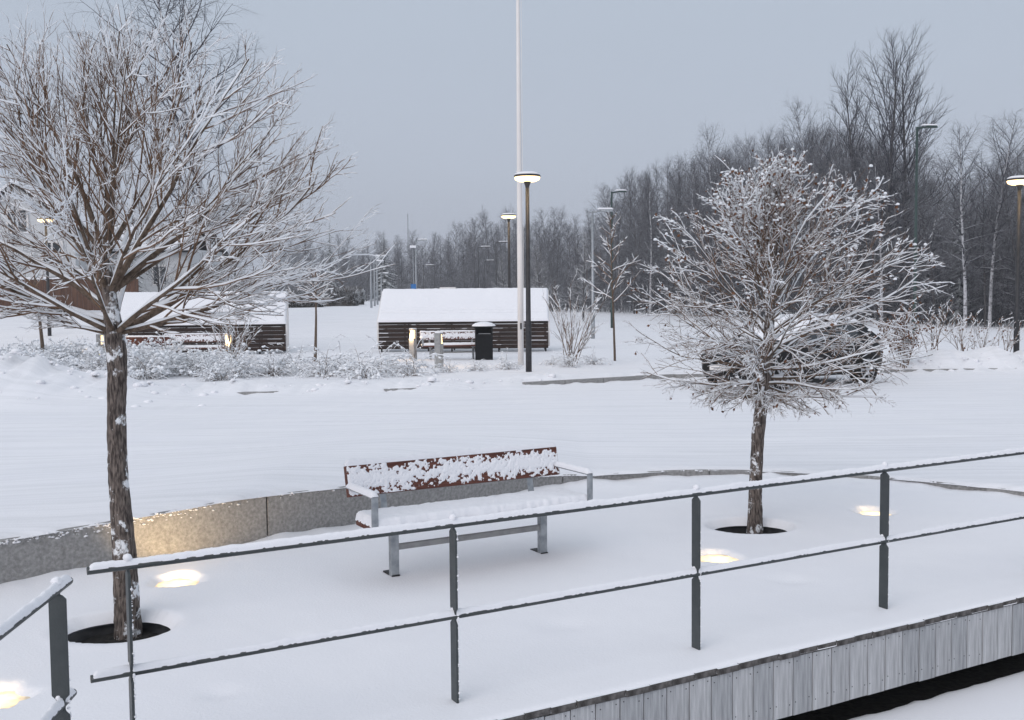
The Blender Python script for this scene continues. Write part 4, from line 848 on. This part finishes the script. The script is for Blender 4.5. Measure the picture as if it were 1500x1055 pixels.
def spruce_proto(seed, h):
    rg = np.random.default_rng(seed); V = []; F_ = []; mb = MB(); rr = random.Random(seed)
    for k in range(int(h * 9)):
        t = k / (h * 9); z = h * (0.08 + 0.92 * t); L = (1 - t) ** 0.85 * h * 0.20 * rr.uniform(0.7, 1.15) + 0.12
        a = k * 2.4 + rr.uniform(-.3, .3); d = Vector((math.cos(a), math.sin(a), 0)); s_ = Vector((-d.y, d.x, 0)); up_ = 0.25 * t - 0.1
        for j in range(6):
            u0_, u1_ = j / 6, (j + 1.25) / 6
            for sd_ in (-1, 1):
                w = L * 0.30 * (1 - u0_ * 0.75) * rr.uniform(0.7, 1.2); p0 = d * L * u0_ + Vector((0, 0, z + L * (up_ * u0_ - 0.30 * u0_ ** 2))); p1 = d * L * u1_ + Vector((0, 0, z + L * (up_ * u1_ - 0.30 * u1_ ** 2)))
                mb.add([p0, p1, p1 * 0.35 + p0 * 0.65 + s_ * sd_ * w + d * w * 0.5 + Vector((0, 0, -0.35 * w - rr.uniform(0, .05)))], [(0, 1, 2)])
    me = mb.mesh('crown', M['spruce']); tm = MB().tube([(0, 0, -0.4), (0, 0, h * 0.5), (0, 0, h)], [h * 0.012, h * 0.008, 0.01], 7).mesh('trunk', M['forest_trunk'])
    return tm, me
spruces = [spruce_proto(300, 11.0), spruce_proto(301, 13.0)]
def top_scale(px, top, d, h, x=None):
    c = ground_pt(px, d); return c, (at_y(px, top, d).z - c.z) / h
FG = 'bare grey trees of the forest beyond the field'; FL = 'bare frosted grey tree in the dense forest beyond the snowy field'
def forest(px, top, d, proto, h, label=FL, group=FG, name='forest_tree', wide=None):
    c, s = top_scale(px, top, d, h); w = (s * 0.35 + 0.65 * min(max(s, 0.75), 1.2)) if wide is None else wide
    t_ = put_tree(name, proto, c, label, group, w, rg_.uniform(0, 6.28), s); return t_
# notable trees on the forest edge
forest(1296, 88, 74, aspens[0], 18, 'tallest bare tree of the forest edge, its fan of branches highest on the skyline', None, 'aspen_tree', 1.0)
forest(1330, 110, 77, aspens[1], 18, 'tall fan-branched bare tree just right of the tallest, behind the green mast', None, 'aspen_tree', 1.0)
forest(1258, 128, 79, aspens[1], 18, 'tall fan-branched bare tree just left of the tallest on the forest edge', None, 'aspen_tree', 0.85)
forest(1414, 196, 61, birches[0], 15, 'white-stemmed birch at the right, left one of a pair before the forest', None, 'birch_tree', 0.8)
forest(1450, 176, 62, birches[1], 15, 'white-stemmed birch at the right, right one of a pair before the forest', None, 'birch_tree', 0.8)
forest(1405, 245, 66, spruces[0], 11, 'dark snow-flecked spruce behind the left birch of the pair', None, 'spruce_tree', 0.5)
forest(1197, 155, 84, birches[2], 15, 'drooping birch crown standing above the round-crowned tree', None, 'birch_tree', 0.85)
forest(1045, 195, 100, birches[0], 15, 'slim pale birch above the skyline left of the round-crowned tree top', None, 'birch_tree', 0.85)
forest(565, 342, 150, spruces[1], 13, 'dark spruce at the left end of the far forest beside the masts', None, 'spruce_tree', 1.0)
forest(486, 326, 170, spruces[0], 11, 'small far spruce on the skyline right of the tall tree', None, 'spruce_tree', 1.0)
forest(316, -60, 42, birches[2], 15, 'tall drooping birch rising behind the tall tree at the left', None, 'birch_tree', 1.05)
# skyline profile (px, top of trees)
SKX = [420, 480, 540, 580, 620, 660, 690, 720, 760, 800, 840, 880, 905, 930, 960, 1000, 1040, 1080, 1120, 1160, 1200, 1240, 1290, 1340, 1380, 1400, 1440, 1480, 1560, 1700]
SKY_ = [352, 350, 348, 346, 346, 338, 326, 318, 316, 314, 322, 312, 275, 258, 255, 236, 222, 222, 208, 205, 190, 200, 205, 235, 262, 275, 235, 225, 230, 220]
EDX = [400, 560, 700, 880, 1000, 1200, 1350, 1500, 1700]; EDD = [165, 160, 150, 126, 100, 78, 67, 59, 52]
k = 0
for row in range(6):
    px = 415 + row * 5
    while px < 1640:
        d = np.interp(px, EDX, EDD) * (1 + 0.09 * row) + rg_.uniform(-1.5, 3); top = np.interp(px, SKX, SKY_) + rg_.uniform(-8, 26) + (0 if row > 0 else 16)
        pr, h = ((birches[rg_.randrange(3)], 15) if rg_.random() < 0.35 else (alders[rg_.randrange(4)], 14))
        zone = [z for lim, z in ((540, 'left of the three masts'), (700, 'above the middle shelter roof'), (770, 'round the far lit lamp'), (875, 'just right of the flagpole'), (1000, 'left of the round-crowned tree'), (1130, 'behind the round crown, left half'), (1260, 'behind the round crown, right half'), (1390, 'round the tall green mast'), (9999, 'round the two white birches')) if px < lim][0]
        kind_ = ('pale drooping birch' if h == 15 else 'dark upright tree') + (' on the forest edge ' if row == 0 else ' deep in forest ') + zone
        forest(px, top, d, pr, h, 'bare ' + kind_, FG); px += rg_.uniform(26, 48) * (75 / d) ** 0.35
# thicket that closes the forest behind the edge trees
rgn = np.random.default_rng(55); m = 5200
pxs = rgn.uniform(400, 1700, m); ds = np.interp(pxs, EDX, EDD) * rgn.uniform(1.02, 1.6, m); xs = (pxs - 750) / F_PX * ds; zs = zg(xs, ds, False)
hs = (H_PX / 2 - 93.5 - np.interp(pxs, SKX, SKY_)); hs = (434 - np.interp(pxs, SKX, SKY_)) / F_PX * ds * rgn.uniform(0.08, 0.85, m) ** 1.2 + 1.2
S = np.stack([xs, ds, zs - 0.2], -1); Pk = grow(rgn, S, np.tile([[0, 0, 1.0]], (m, 1)) + rgn.normal(0, 0.28, (m, 3)), hs, 6, (0, 0, 0.1), 0.10); Rk = taper(rgn.uniform(0.012, 0.032, m), np.full(m, 0.008), 6)
pos, Dc, Ln, rd, par = children(rgn, Pk, Rk, hs, 20, 0.08, 1.0, 50, 0.30, 0.6); Qk = grow(rgn, pos, Dc, Ln, 4, (0, 0, 0.05), 0.2); Rq = taper(np.full(len(rd), 0.016), np.full(len(rd), 0.008), 4)
o = link('forest_thicket', mesh_np('forest_thicket', *joinvf([tube_np(Pk, Rk, 3), tube_np(Qk, Rq, 3)]), M['frost_twig'])); tag(o, 'dense grey thicket of saplings and stems filling the forest', 'thicket', kind='stuff')
# white frosted trees scattered before the forest
for px, top, d, lab in ((740, 375, 110, 'white frosted small tree before the forest, right of the lit far lamp'), (855, 345, 85, 'white frosted tree behind the grey street light mast'), (795, 360, 105, 'white frosted small tree behind the dark lamp post'),
                        (20, 285, 58, 'snow-laden tree at the far left edge behind the fence'), (105, 270, 66, 'snow-laden tree before the white house'), (236, 300, 58, 'snow-laden tree behind the left shelter'), (345, 315, 64, 'snow-laden small tree behind the right end of the left shelter'), (205, 255, 75, 'snow-laden tall tree behind the tall tree trunk'), (400, 352, 75, 'snow-laden low tree left of the hedge')):
    c, s = top_scale(px, top, d, 7.0); put_tree('frosted_tree', whites[rg_.randrange(2)], c, lab, None, s, rg_.uniform(0, 6), s)
# spruce behind house
forest(193, 318, 62, spruces[1], 13, 'dark green spruce seen behind the fork of the tall tree', None, 'spruce_tree', 0.5)

# ------------------------------------------------------------------ young trees in the park
def near_proto(seed, h, r, k0, el0, el1, Lf, t_lo, levels, amt, shape=None, droop=0.0):
    """a small tree or shrub close enough to carry its own snow: returns stem, twigs, snow meshes"""
    rg = np.random.default_rng(seed); n = 12
    P = grow(rg, np.array([[0, 0, -0.15]]), np.array([[0, 0, 1.0]]), np.array([h + 0.15]), n, (0, 0, 0.2), 0.02); R = taper([r], [r * 0.2], n)
    t = np.linspace(t_lo, 0.97, k0); f = t * (n - 1); i = np.minimum(f.astype(int), n - 2); w = (f - i)[:, None]; S = P[0, i] * (1 - w) + P[0, i + 1] * w
    az = np.arange(k0) * 2.4 + rg.normal(0, 0.25, k0); u = (t - t_lo) / (1 - t_lo); el = np.radians(el0 + (el1 - el0) * u + rg.normal(0, 6, k0)); D = np.stack([np.cos(el) * np.cos(az), np.cos(el) * np.sin(az), np.sin(el)], -1)
    L = h * Lf * (shape(u) if shape else (1 - 0.8 * u)) * rg.uniform(0.8, 1.2, k0)
    Q = grow(rg, S, D, L, 8, (0, 0, 0.15 - droop), 0.06); RQ = taper(np.full(k0, r * 0.4), np.full(k0, 0.005), 8); tw = [tube_np(Q, RQ, 5)]; sn = [snow_tubes(rg, Q, RQ, amt, 0.009, 5)]; cur = (Q, RQ, L)
    for (k, ang, fac, nn) in levels:
        pos, Dc, Ln, rd, par = children(rg, *cur, k, 0.15, 1.0, ang, fac); q = grow(rg, pos, Dc, Ln, nn, (0, 0, 0.1), 0.1); rq = taper(np.minimum(rd * 0.7, 0.009), np.full(len(rd), 0.004), nn)
        tw.append(tube_np(q, rq, 3)); sn.append(snow_tubes(rg, q, rq, amt, 0.010, 4)); cur = (q, rq, Ln)
    return mesh_np('trunk', *tube_np(P, R, 9), M['limb']), mesh_np('crown', *joinvf(tw), M['twig']), mesh_np('crown_snow', *joinvf(sn), M['snow_twig'])
def put_near(name, pr, loc, label, cat='tree', group=None, s=1.0, rz=0.0):
    th = thing(name, label, cat, loc, rz, group); th.scale = (s, s, s); link('trunk', pr[0], th); cr = link('crown', pr[1], th); o = link('snow', pr[2], cr); o['kind'] = 'stuff'; return th
yt = near_proto(401, 4.0, 0.036, 22, 28, 50, 0.30, 0.42, [(5, 40, 0.4, 4)], 0.55)
c = ground_pt(901, 29.0); put_near('young_tree', yt, c, 'slim young tree with upswept snowy branches right of the middle shelter', rz=0.3)
yt2 = near_proto(402, 2.6, 0.05, 14, 10, 50, 0.34, 0.68, [(6, 42, 0.5, 5), (3, 40, 0.5, 4)], 0.6)
c = ground_pt(461, 29.5); put_near('young_tree', yt2, c, 'slim young tree standing alone in the gap between the shelters', rz=1.0)
yt3 = near_proto(403, 3.0, 0.06, 9, 15, 55, 0.40, 0.5, [(5, 42, 0.5, 5)], 0.5)
c = ground_pt(63, 27.5); put_near('young_tree', yt3, c, 'thin-stemmed young tree in the shrubs at the far left below the lamp', rz=2.0)
# ------------------------------------------------------------------ shrubs
def shrub_proto(seed, ns, h, spread, arch, sub, amt, r=0.007, leaf=0, twig='twig', lump=0):
    rg = np.random.default_rng(seed); az = rg.uniform(0, 6.283, ns); el = np.radians(rg.uniform(90 - spread, 88, ns)); D = np.stack([np.cos(el) * np.cos(az), np.cos(el) * np.sin(az), np.sin(el)], -1)
    S = np.stack([rg.normal(0, 0.09, ns), rg.normal(0, 0.09, ns), np.full(ns, -0.08)], -1); L = h * rg.uniform(0.7, 1.3, ns)
    Q = grow(rg, S, D, L, 9, (0, 0, -arch), 0.06); RQ = taper(np.full(ns, r), np.full(ns, r * 0.35), 9)
    tw = [tube_np(Q, RQ, 4)]; sn = [snow_tubes(rg, Q, RQ, amt, r * 1.1, 5)]; cur = (Q, RQ, L); last = Q
    for (k, ang, fac, nn) in sub:
        pos, Dc, Ln, rd, par = children(rg, *cur, k, 0.25, 1.0, ang, fac); q = grow(rg, pos, Dc, Ln, nn, (0, 0, 0.1 - arch * 0.5), 0.1); rq = taper(rd * 0.7, rd * 0.35, nn); tw.append(tube_np(q, rq, 3)); sn.append(snow_tubes(rg, q, rq, amt, r * 0.9, 4)); cur = (q, rq, Ln); last = q
    if lump:
        al = last.reshape(-1, 3); al = al[al[:, 2] > np.quantile(al[:, 2], 0.35)]; al = al[rg.permutation(len(al))[:lump]]; dv = rg.normal(0, 1, al.shape) * np.array([1, 1, 0.25]); dv = unit(dv); rl = rg.uniform(0.015, 0.05, len(al))
        Pl = al[:, None] + dv[:, None] * (np.linspace(-1.3, 1.3, 5)[None, :, None] * rl[:, None, None]) + np.array([0, 0, 0.015]); sn.append(tube_np(Pl, rl[:, None] * np.array([[0.15, 0.75, 1.0, 0.75, 0.15]]) * rg.uniform(0.6, 1.1, (len(al), 5)), 6))
    lm = None
    if leaf:
        tips = last.reshape(-1, 3); tips = tips[rg.permutation(len(tips))[:leaf]]; m_ = len(tips); d = unit(rg.normal(0, 1, (m_, 3)) + np.array([0, 0, -0.8])); a = unit(np.cross(d, rg.normal(0, 1, (m_, 3)))); ln = rg.uniform(0.05, 0.09, (m_, 1))
        lm = mesh_np('withered_leaves', np.stack([tips, tips + d * ln * 0.5 + a * ln * 0.35, tips + d * ln, tips + d * ln * 0.5 - a * ln * 0.35], 1).reshape(-1, 3), np.arange(m_ * 4).reshape(m_, 4), M['leaf'], False)
    return mesh_np('stems', *joinvf(tw), M[twig]), mesh_np('snow', *joinvf(sn), M['snow_twig']), lm
def put_shrub(name, pr, loc, label, group=None, s=1.0, rz=0.0):
    th = thing(name, label, 'shrub', loc, rz, group); th.scale = (s, s, s); st = link('stems', pr[0], th); o = link('snow', pr[1], th); o['kind'] = 'stuff'
    if pr[2]: o = link('withered_leaves', pr[2], th); o['kind'] = 'stuff'
    return th
arch = [shrub_proto(500 + k, 60, 1.0, 72, 2.7, [(5, 40, 0.30, 5)], 0.9, 0.0075, lump=170) for k in range(3)]
bushy = [shrub_proto(520 + k, 46, 0.85, 66, 1.3, [(7, 48, 0.40, 5)], 0.9, 0.0075, lump=240) for k in range(3)]
rs = random.Random(31)
for px, d in ((470, 24.2), (535, 23.8), (598, 24.3), (655, 25.2), (400, 24.6), (345, 24.2), (430, 25.6), (505, 25.2), (700, 25.6), (740, 26.2), (835, 26.6), (565, 25.4), (810, 27.5), (870, 27.6)):
    big = px < 640; put_shrub('arching_shrub', arch[rs.randrange(3)], ground_pt(px, d), 'low arching snowy shrub beyond the street ' + ('before the left shelter' if px < 420 else 'in the gap between the shelters' if px < 556 else 'before the middle shelter' if px < 760 else 'right of the nearest lamp post'), 'arching shrubs along the kerb', rs.uniform(0.8, 1.05) if big else rs.uniform(0.42, 0.6), rs.uniform(0, 6))
for k in range(46):
    px = rs.uniform(-40, 395); d = rs.uniform(23.4, 28.5) ; s = rs.uniform(0.7, 1.05) * (0.75 if px > 250 else 1.0)
    put_shrub('twiggy_shrub', bushy[rs.randrange(3)], ground_pt(px, d), 'snowy twiggy shrub ' + ('left of the tall tree trunk' if px < 160 else 'right of the tall tree trunk' if px < 300 else 'round the tall bare shrub') + (', front row' if d < 25.2 else ', back row'), 'twiggy shrubs in the left planting bed', s, rs.uniform(0, 6))
tall = shrub_proto(540, 15, 1.85, 36, -0.1, [(6, 28, 0.4, 6), (4, 32, 0.45, 4)], 0.38, 0.013)
put_shrub('tall_shrub', tall, ground_pt(838, 27.6), 'tall many-stemmed bare shrub at the right end of the middle shelter', None, 1.0, 0.4)
put_shrub('tall_shrub', tall, ground_pt(338, 27.0), 'tall bare shrub with the glowing bollard behind its stems', None, 0.85, 2.0)
beech = shrub_proto(541, 14, 1.35, 26, 0.1, [(8, 45, 0.35, 5), (4, 40, 0.5, 3)], 0.9, 0.013, 900)
put_shrub('beech_shrub', beech, ground_pt(1328, 25.4), 'brown-leaved snow-capped shrub behind the right end of the parked car', None, 0.95, 0.0)
thin = shrub_proto(542, 7, 1.25, 36, 0.0, [(6, 38, 0.4, 5), (3, 40, 0.5, 4)], 0.6, 0.012, 60)
for px, d, s, lab in ((1366, 26.6, 0.95, 'thin forked bare shrub nearest the brown-leaved shrub'), (1414, 27.2, 0.9, 'thin snowy shrub in the middle of the snowbank at the right'), (1438, 27.6, 0.8, 'thin snowy shrub second left of the right-hand lamp'), (1472, 27.4, 0.75, 'thin snowy shrub beside the right-hand lamp post')):
    put_shrub('thin_shrub', thin, ground_pt(px, d), lab, None, s, rs.uniform(0, 6))
# ------------------------------------------------------------------ clipped hedges on the rise
def hedge(px0, px1, d, hgt, label, seed, dep=2.6):
    a, b = ground_pt(px0, d), ground_pt(px1, d); th = thing('hedge', label, 'hedge', (a + b) / 2, 0); L = (b - a).length; nx, nk = 60, 18; vs = []; fs = []
    for i in range(nx):
        x = -L / 2 + L * i / (nx - 1); e = min(1, min(i, nx - 1 - i) / 4 + 0.25) ** 0.5
        for k in range(nk):
            q = math.pi * k / (nk - 1); cx = math.copysign(abs(math.cos(q)) ** 0.5, math.cos(q)); w = 1 + 0.14 * float(fbm(np.array([x * 2 + seed]), np.array([q * 3]), seed)[0]); vs.append((x, -cx * dep / 2 * e * w, (math.sin(q) ** 0.5 if 0 < k < nk - 1 else 0) * hgt * e * w - 0.1))
    for i in range(nx - 1):
        for k in range(nk - 1): fs.append((i * nk + k, i * nk + k + 1, (i + 1) * nk + k + 1, (i + 1) * nk + k))
    fs += [tuple(range(nk)), tuple((nx - 1) * nk + k for k in range(nk))[::-1]]
    MB().add(vs, fs).build('foliage_core', M['hedge'], th, True)
    rg = np.random.default_rng(seed); V = np.array(vs); s_ = V[rg.integers(0, len(V), 2600)] + rg.normal(0, 0.06, (2600, 3)); q = grow(rg, s_, unit(s_ * np.array([0.1, 1, 1]) + rg.normal(0, 0.5, s_.shape)), rg.uniform(0.15, 0.4, 2600), 3, (0, 0, 0.1), 0.1)
    o = link('twigs', mesh_np('twigs', *tube_np(q, taper(np.full(2600, 0.014), np.full(2600, 0.006), 3), 3), M['frost_twig_white']), th); o['kind'] = 'stuff'
hedge(418, 472, 64, 0.85, 'clipped snow-dusted hedge just right of the left shelter', 3)
hedge(478, 524, 70, 1.0, 'clipped frosted hedge on the rise left of the three masts', 4)
hedge(492, 533, 82, 1.2, 'farther clipped frosted hedge partly behind the front one', 5)
hedge(250, 400, 60, 1.3, 'long snowy hedge behind the left shelter', 6)

# ------------------------------------------------------------------ board fence and white house at the far left
c = ground_pt(40, 51); fe = thing('board_fence', 'brown upright-board fence with snow cap at the far left', 'fence', c, 0.03)
for bay in range(6):
    mb = MB(); x0 = -5.4 + bay * 1.8; rr = random.Random(bay)
    for k in range(14): mb.box((x0 + 0.064 + k * 0.1275, 0.012 * (k % 2), 0.82 + rr.uniform(-.01, .01)), (0.122, 0.022, 1.5))
    mb.build('board_bay', M['fence'], fe); MB().box((x0, 0.08, 0.8), (0.1, 0.1, 1.7)).build('fence_post', M['fence'], fe)
    MB().box((x0 + 0.9, 0.02, 1.64), (1.81, 0.14, 0.09)).build('snow_cap', M['snow'], fe, bevel=0.03)
c = ground_pt(60, 66); ho = thing('white_house', 'white board house with snowy roof behind the fence at the far left', 'house', c, 0.12)
MB().box((0, 0, 2.2), (6.4, 7.0, 5.4)).build('wall', M['housewhite'], ho)
MB().prism([(-3.2, 4.9), (3.2, 4.9), (0, 7.3)], Matrix.Identity(4), 6.98).build('gable', M['housewhite'], ho)
for s in (-1, 1):
    rf_ = MB().bar((s * 3.7, 0, 4.58), (0, 0, 7.36), 7.9, 0.14).build('roof', M['iron'], ho); MB().bar((s * 3.75, 0, 4.70), (0, 0, 7.52), 7.95, 0.16).build('roof_snow', M['snow'], rf_, bevel=0.05)
for x, z in ((-1.9, 3.3), (1.9, 3.3), (-1.9, 1.2), (1.9, 1.2), (0, 5.2)):
    w = MB().box((x, -3.52, z), (1.25, 0.08, 1.45)).build('window', M['white'], ho)
    for dx in (-0.28, 0.28):
        for dz in (-0.34, 0.34): MB().box((x + dx, -3.57, z + dz), (0.44, 0.02, 0.56)).build('pane', M['glassdark'], w)
c = ground_pt(232, 72); ho = thing('grey_house', 'low pale house with dark windows glimpsed behind the fork of the tall tree', 'house', c, -0.1)
MB().box((0, 0, 1.8), (7, 6, 4.0)).build('wall', M['housewhite'], ho)
for s in (-1, 1):
    rf_ = MB().bar((0, s * 3.5, 3.6), (0, 0, 5.4), 7.6, 0.14, (0, 0, 1)).build('roof', M['iron'], ho); MB().bar((0, s * 3.55, 3.74), (0, 0, 5.57), 7.65, 0.16).build('roof_snow', M['snow'], rf_)
for x in (-2.3, -0.4, 1.6):
    w = MB().box((x, -3.02, 2.1), (1.0, 0.08, 1.3)).build('window', M['white'], ho)
    for dx in (-0.23, 0.23): MB().box((x + dx, -3.07, 2.1), (0.38, 0.02, 1.1)).build('pane', M['glassdark'], w)
# small orange lantern shining behind the left shelter
c = ground_pt(400, 55); zc = at_y(400, 419, 55).z - c.z; th = thing('garden_lantern', 'small orange lantern glowing above the left shelter roof', 'lantern', c, 0)
MB().tube([(0, 0, -0.2), (0, 0, zc - 0.12)], 0.03, 6).build('pole', M['post'], th); MB().lathe([(0.05, zc - 0.14), (0.13, zc - 0.1), (0.15, zc + 0.14), (0.05, zc + 0.2)], 8).build('glass', M['window_lit'], th); MB().lathe([(0.19, zc + 0.16), (0.05, zc + 0.27), (0, zc + 0.28)], 8).build('roof', M['post'], th)

# ------------------------------------------------------------------ parked car
def make_car():
    nf = ground_pt(1084, 21.0); head = Vector((-0.84, -0.54, 0)).normalized()
    cen = nf - head * 1.9 + Vector((-head.y, head.x, 0)) * -0.35; cen.z = zgs(cen.x, cen.y) - 0.02
    th = thing('parked_car', 'black parked car with snow on roof and bonnet behind the round-crowned tree', 'car', cen, math.atan2(head.y, head.x))
    # loft: stations along x (front +), half section
    st = [(2.10, 0.42, 0.30, 0.62, 0.60), (2.02, 0.66, 0.22, 0.72, 0.70), (1.75, 0.80, 0.20, 0.80, 0.78), (1.2, 0.86, 0.19, 0.89, 0.84), (0.85, 0.87, 0.19, 0.95, 0.86), (0.0, 0.88, 0.19, 0.97, 0.87), (-0.9, 0.88, 0.19, 0.98, 0.87), (-1.6, 0.86, 0.20, 0.98, 0.84), (-1.95, 0.80, 0.25, 0.95, 0.78), (-2.08, 0.62, 0.34, 0.86, 0.60)]
    def half(w, zb, zt, wt): return [(w * 0.86, zb), (w * 0.98, zb + 0.10), (w, zb + (zt - zb) * 0.5), (w * 0.985, zb + (zt - zb) * 0.75), (wt * 0.97, zt - 0.03), (wt * 0.90, zt)]
    vs = []; fs = []; n = 12
    for x, w, zb, zt, wt in st:
        h = half(w, zb, zt, wt); vs += [(x, y, z) for y, z in h] + [(x, -y, z) for y, z in h[::-1]]
    for i in range(len(st) - 1):
        for k in range(n): fs.append((i * n + k, i * n + (k + 1) % n, (i + 1) * n + (k + 1) % n, (i + 1) * n + k))
    fs += [tuple(range(n))[::-1], tuple((len(st) - 1) * n + k for k in range(n))]
    bo = MB().add(vs, fs).build('body', M['carpaint'], th, True)
    m = bo.modifiers.new('sub', 'SUBSURF'); m.levels = 2; m.render_levels = 2
    cs = [(1.0, 0.80, 0.92, 0.93), (0.35, 0.76, 0.92, 1.30), (-0.2, 0.74, 0.92, 1.41), (-0.9, 0.73, 0.92, 1.40), (-1.5, 0.73, 0.92, 1.26), (-1.9, 0.74, 0.92, 0.96)]
    vs = []; fs = []
    for x, w, zb, zt in cs:
        wt = w - (zt - zb) * 0.42; vs += [(x, w, zb), (x, wt, zt), (x, wt * 0.6, zt + 0.03), (x, -wt * 0.6, zt + 0.03), (x, -wt, zt), (x, -w, zb)]
    for i in range(len(cs) - 1):
        for k in range(5): fs.append((i * 6 + k, i * 6 + k + 1, (i + 1) * 6 + k + 1, (i + 1) * 6 + k))
    ca = MB().add(vs, fs).build('cabin', M['carpaint'], th)
    def top(x): return float(np.interp(x, [c_[0] for c_ in cs[::-1]], [c_[3] for c_ in cs[::-1]]))
    for s in (-1, 1):
        for xa, xb in ((0.72, -0.28), (-0.36, -1.2)):
            q = []
            for x, fz in ((xa, 0.08), (xb, 0.08), (xb, 0.85), (xa, 0.85)):
                zt = top(x); z = 0.94 + (zt - 0.96) * fz; w = 0.76 - (z - 0.92) * 0.42 + 0.014; q.append((x, s * w, z))
            if s < 0: q = q[::-1]
            MB().add(q, [(0, 1, 2, 3)]).build('side_window', M['glassdark'], th)
        mi = MB().box((0.72, s * 0.93, 1.0), (0.10, 0.18, 0.13)).build('mirror', M['carpaint'], th, bevel=0.03)
        MB().box((1.90, s * 0.58, 0.60), (0.16, 0.26, 0.09), Matrix.Rotation(s * -0.45, 3, 'Z')).build('headlight', M['headlight'], th, bevel=0.03)
        MB().box((-2.0, s * 0.6, 0.78), (0.12, 0.26, 0.16)).build('tail_light', M['redwood'], th, bevel=0.03)
        for x in (1.32, -1.28):
            wh = MB().lathe([(0.20, -0.11), (0.30, -0.11), (0.325, -0.08), (0.325, 0.08), (0.30, 0.11), (0.20, 0.11)], 28).build('wheel', M['tyre'], th, True); wh.location = (x, s * 0.80, 0.32); wh.rotation_euler = (-s * math.pi / 2, 0, 0)
            mb = MB()
            for k in range(7):
                q = 2 * math.pi * k / 7; mb.bar((0.04 * math.cos(q), 0.04 * math.sin(q), 0.10), (0.21 * math.cos(q), 0.21 * math.sin(q), 0.105), 0.04, 0.02)
            mb.lathe([(0.0, 0.115), (0.06, 0.112), (0.06, 0.09)], 12); mb.lathe([(0.20, 0.115), (0.222, 0.112), (0.222, 0.08)], 24); mb.build('rim', M['alloy'], wh)
            MB().lathe([(0.36, -0.10), (0.37, 0.0), (0.36, 0.086), (0.0, 0.086)], 24).build('wheel_arch', M['tyre'], th).matrix_local = Matrix.Translation((x, s * 0.795, 0.34)) @ Matrix.Rotation(-s * math.pi / 2, 4, 'X') @ Matrix.Translation((0, 0, 0.0))
    MB().box((2.09, 0, 0.42), (0.06, 0.95, 0.16)).build('grille', M['tyre'], th, bevel=0.02); MB().box((2.13, 0, 0.45), (0.02, 0.5, 0.10)).build('number_plate', M['white'], th)
    def snow_patch(name, fn, x0, x1, w, hgt, seed):
        nx, ny = 40, 26; XX, YY = np.meshgrid(np.linspace(x0, x1, nx), np.linspace(-1, 1, ny)); e = np.minimum(np.minimum(XX - x0, x1 - XX) / 0.1, (1 - np.abs(YY)) / 0.1); ff = np.sqrt(np.clip(e, 0, 1))
        ZZ = np.vectorize(fn)(XX) + 0.03 * (1 - YY ** 2) + hgt * ff * (1 + 0.3 * fbm(XX * 4, YY * 4, seed)) - 0.02 * (ff < 0.05); i_ = np.arange(nx * ny).reshape(ny, nx)
        link(name, mesh_np(name, np.stack([XX, YY * w, ZZ], -1).reshape(-1, 3), np.stack([i_[:-1, :-1], i_[:-1, 1:], i_[1:, 1:], i_[1:, :-1]], -1).reshape(-1, 4), M['snow']), th)
    snow_patch('roof_snow', lambda x: top(x) + 0.0, -1.45, 0.30, 0.60, 0.06, 5)
    snow_patch('windscreen_snow', lambda x: top(x) + 0.0, 0.32, 0.98, 0.70, 0.025, 6)
make_car()

# ------------------------------------------------------------------ frosty air
hz = bpy.data.materials.new('haze_air'); hz.use_nodes = True; t = hz.node_tree; t.nodes.clear(); om = t.nodes.new('ShaderNodeOutputMaterial'); pv = t.nodes.new('ShaderNodeVolumePrincipled')
pv.inputs['Color'].default_value = (0.92, 0.95, 1.0, 1); pv.inputs['Density'].default_value = 0.0010; pv.inputs['Anisotropy'].default_value = 0.0
t.links.new(pv.outputs[0], om.inputs['Volume'])
mb = MB(); mb.box((0, 212, 14.5), (640, 450, 33)); o = mb.build('haze', hz); tag(o, 'thin cold haze over the whole place', None, kind='stuff')
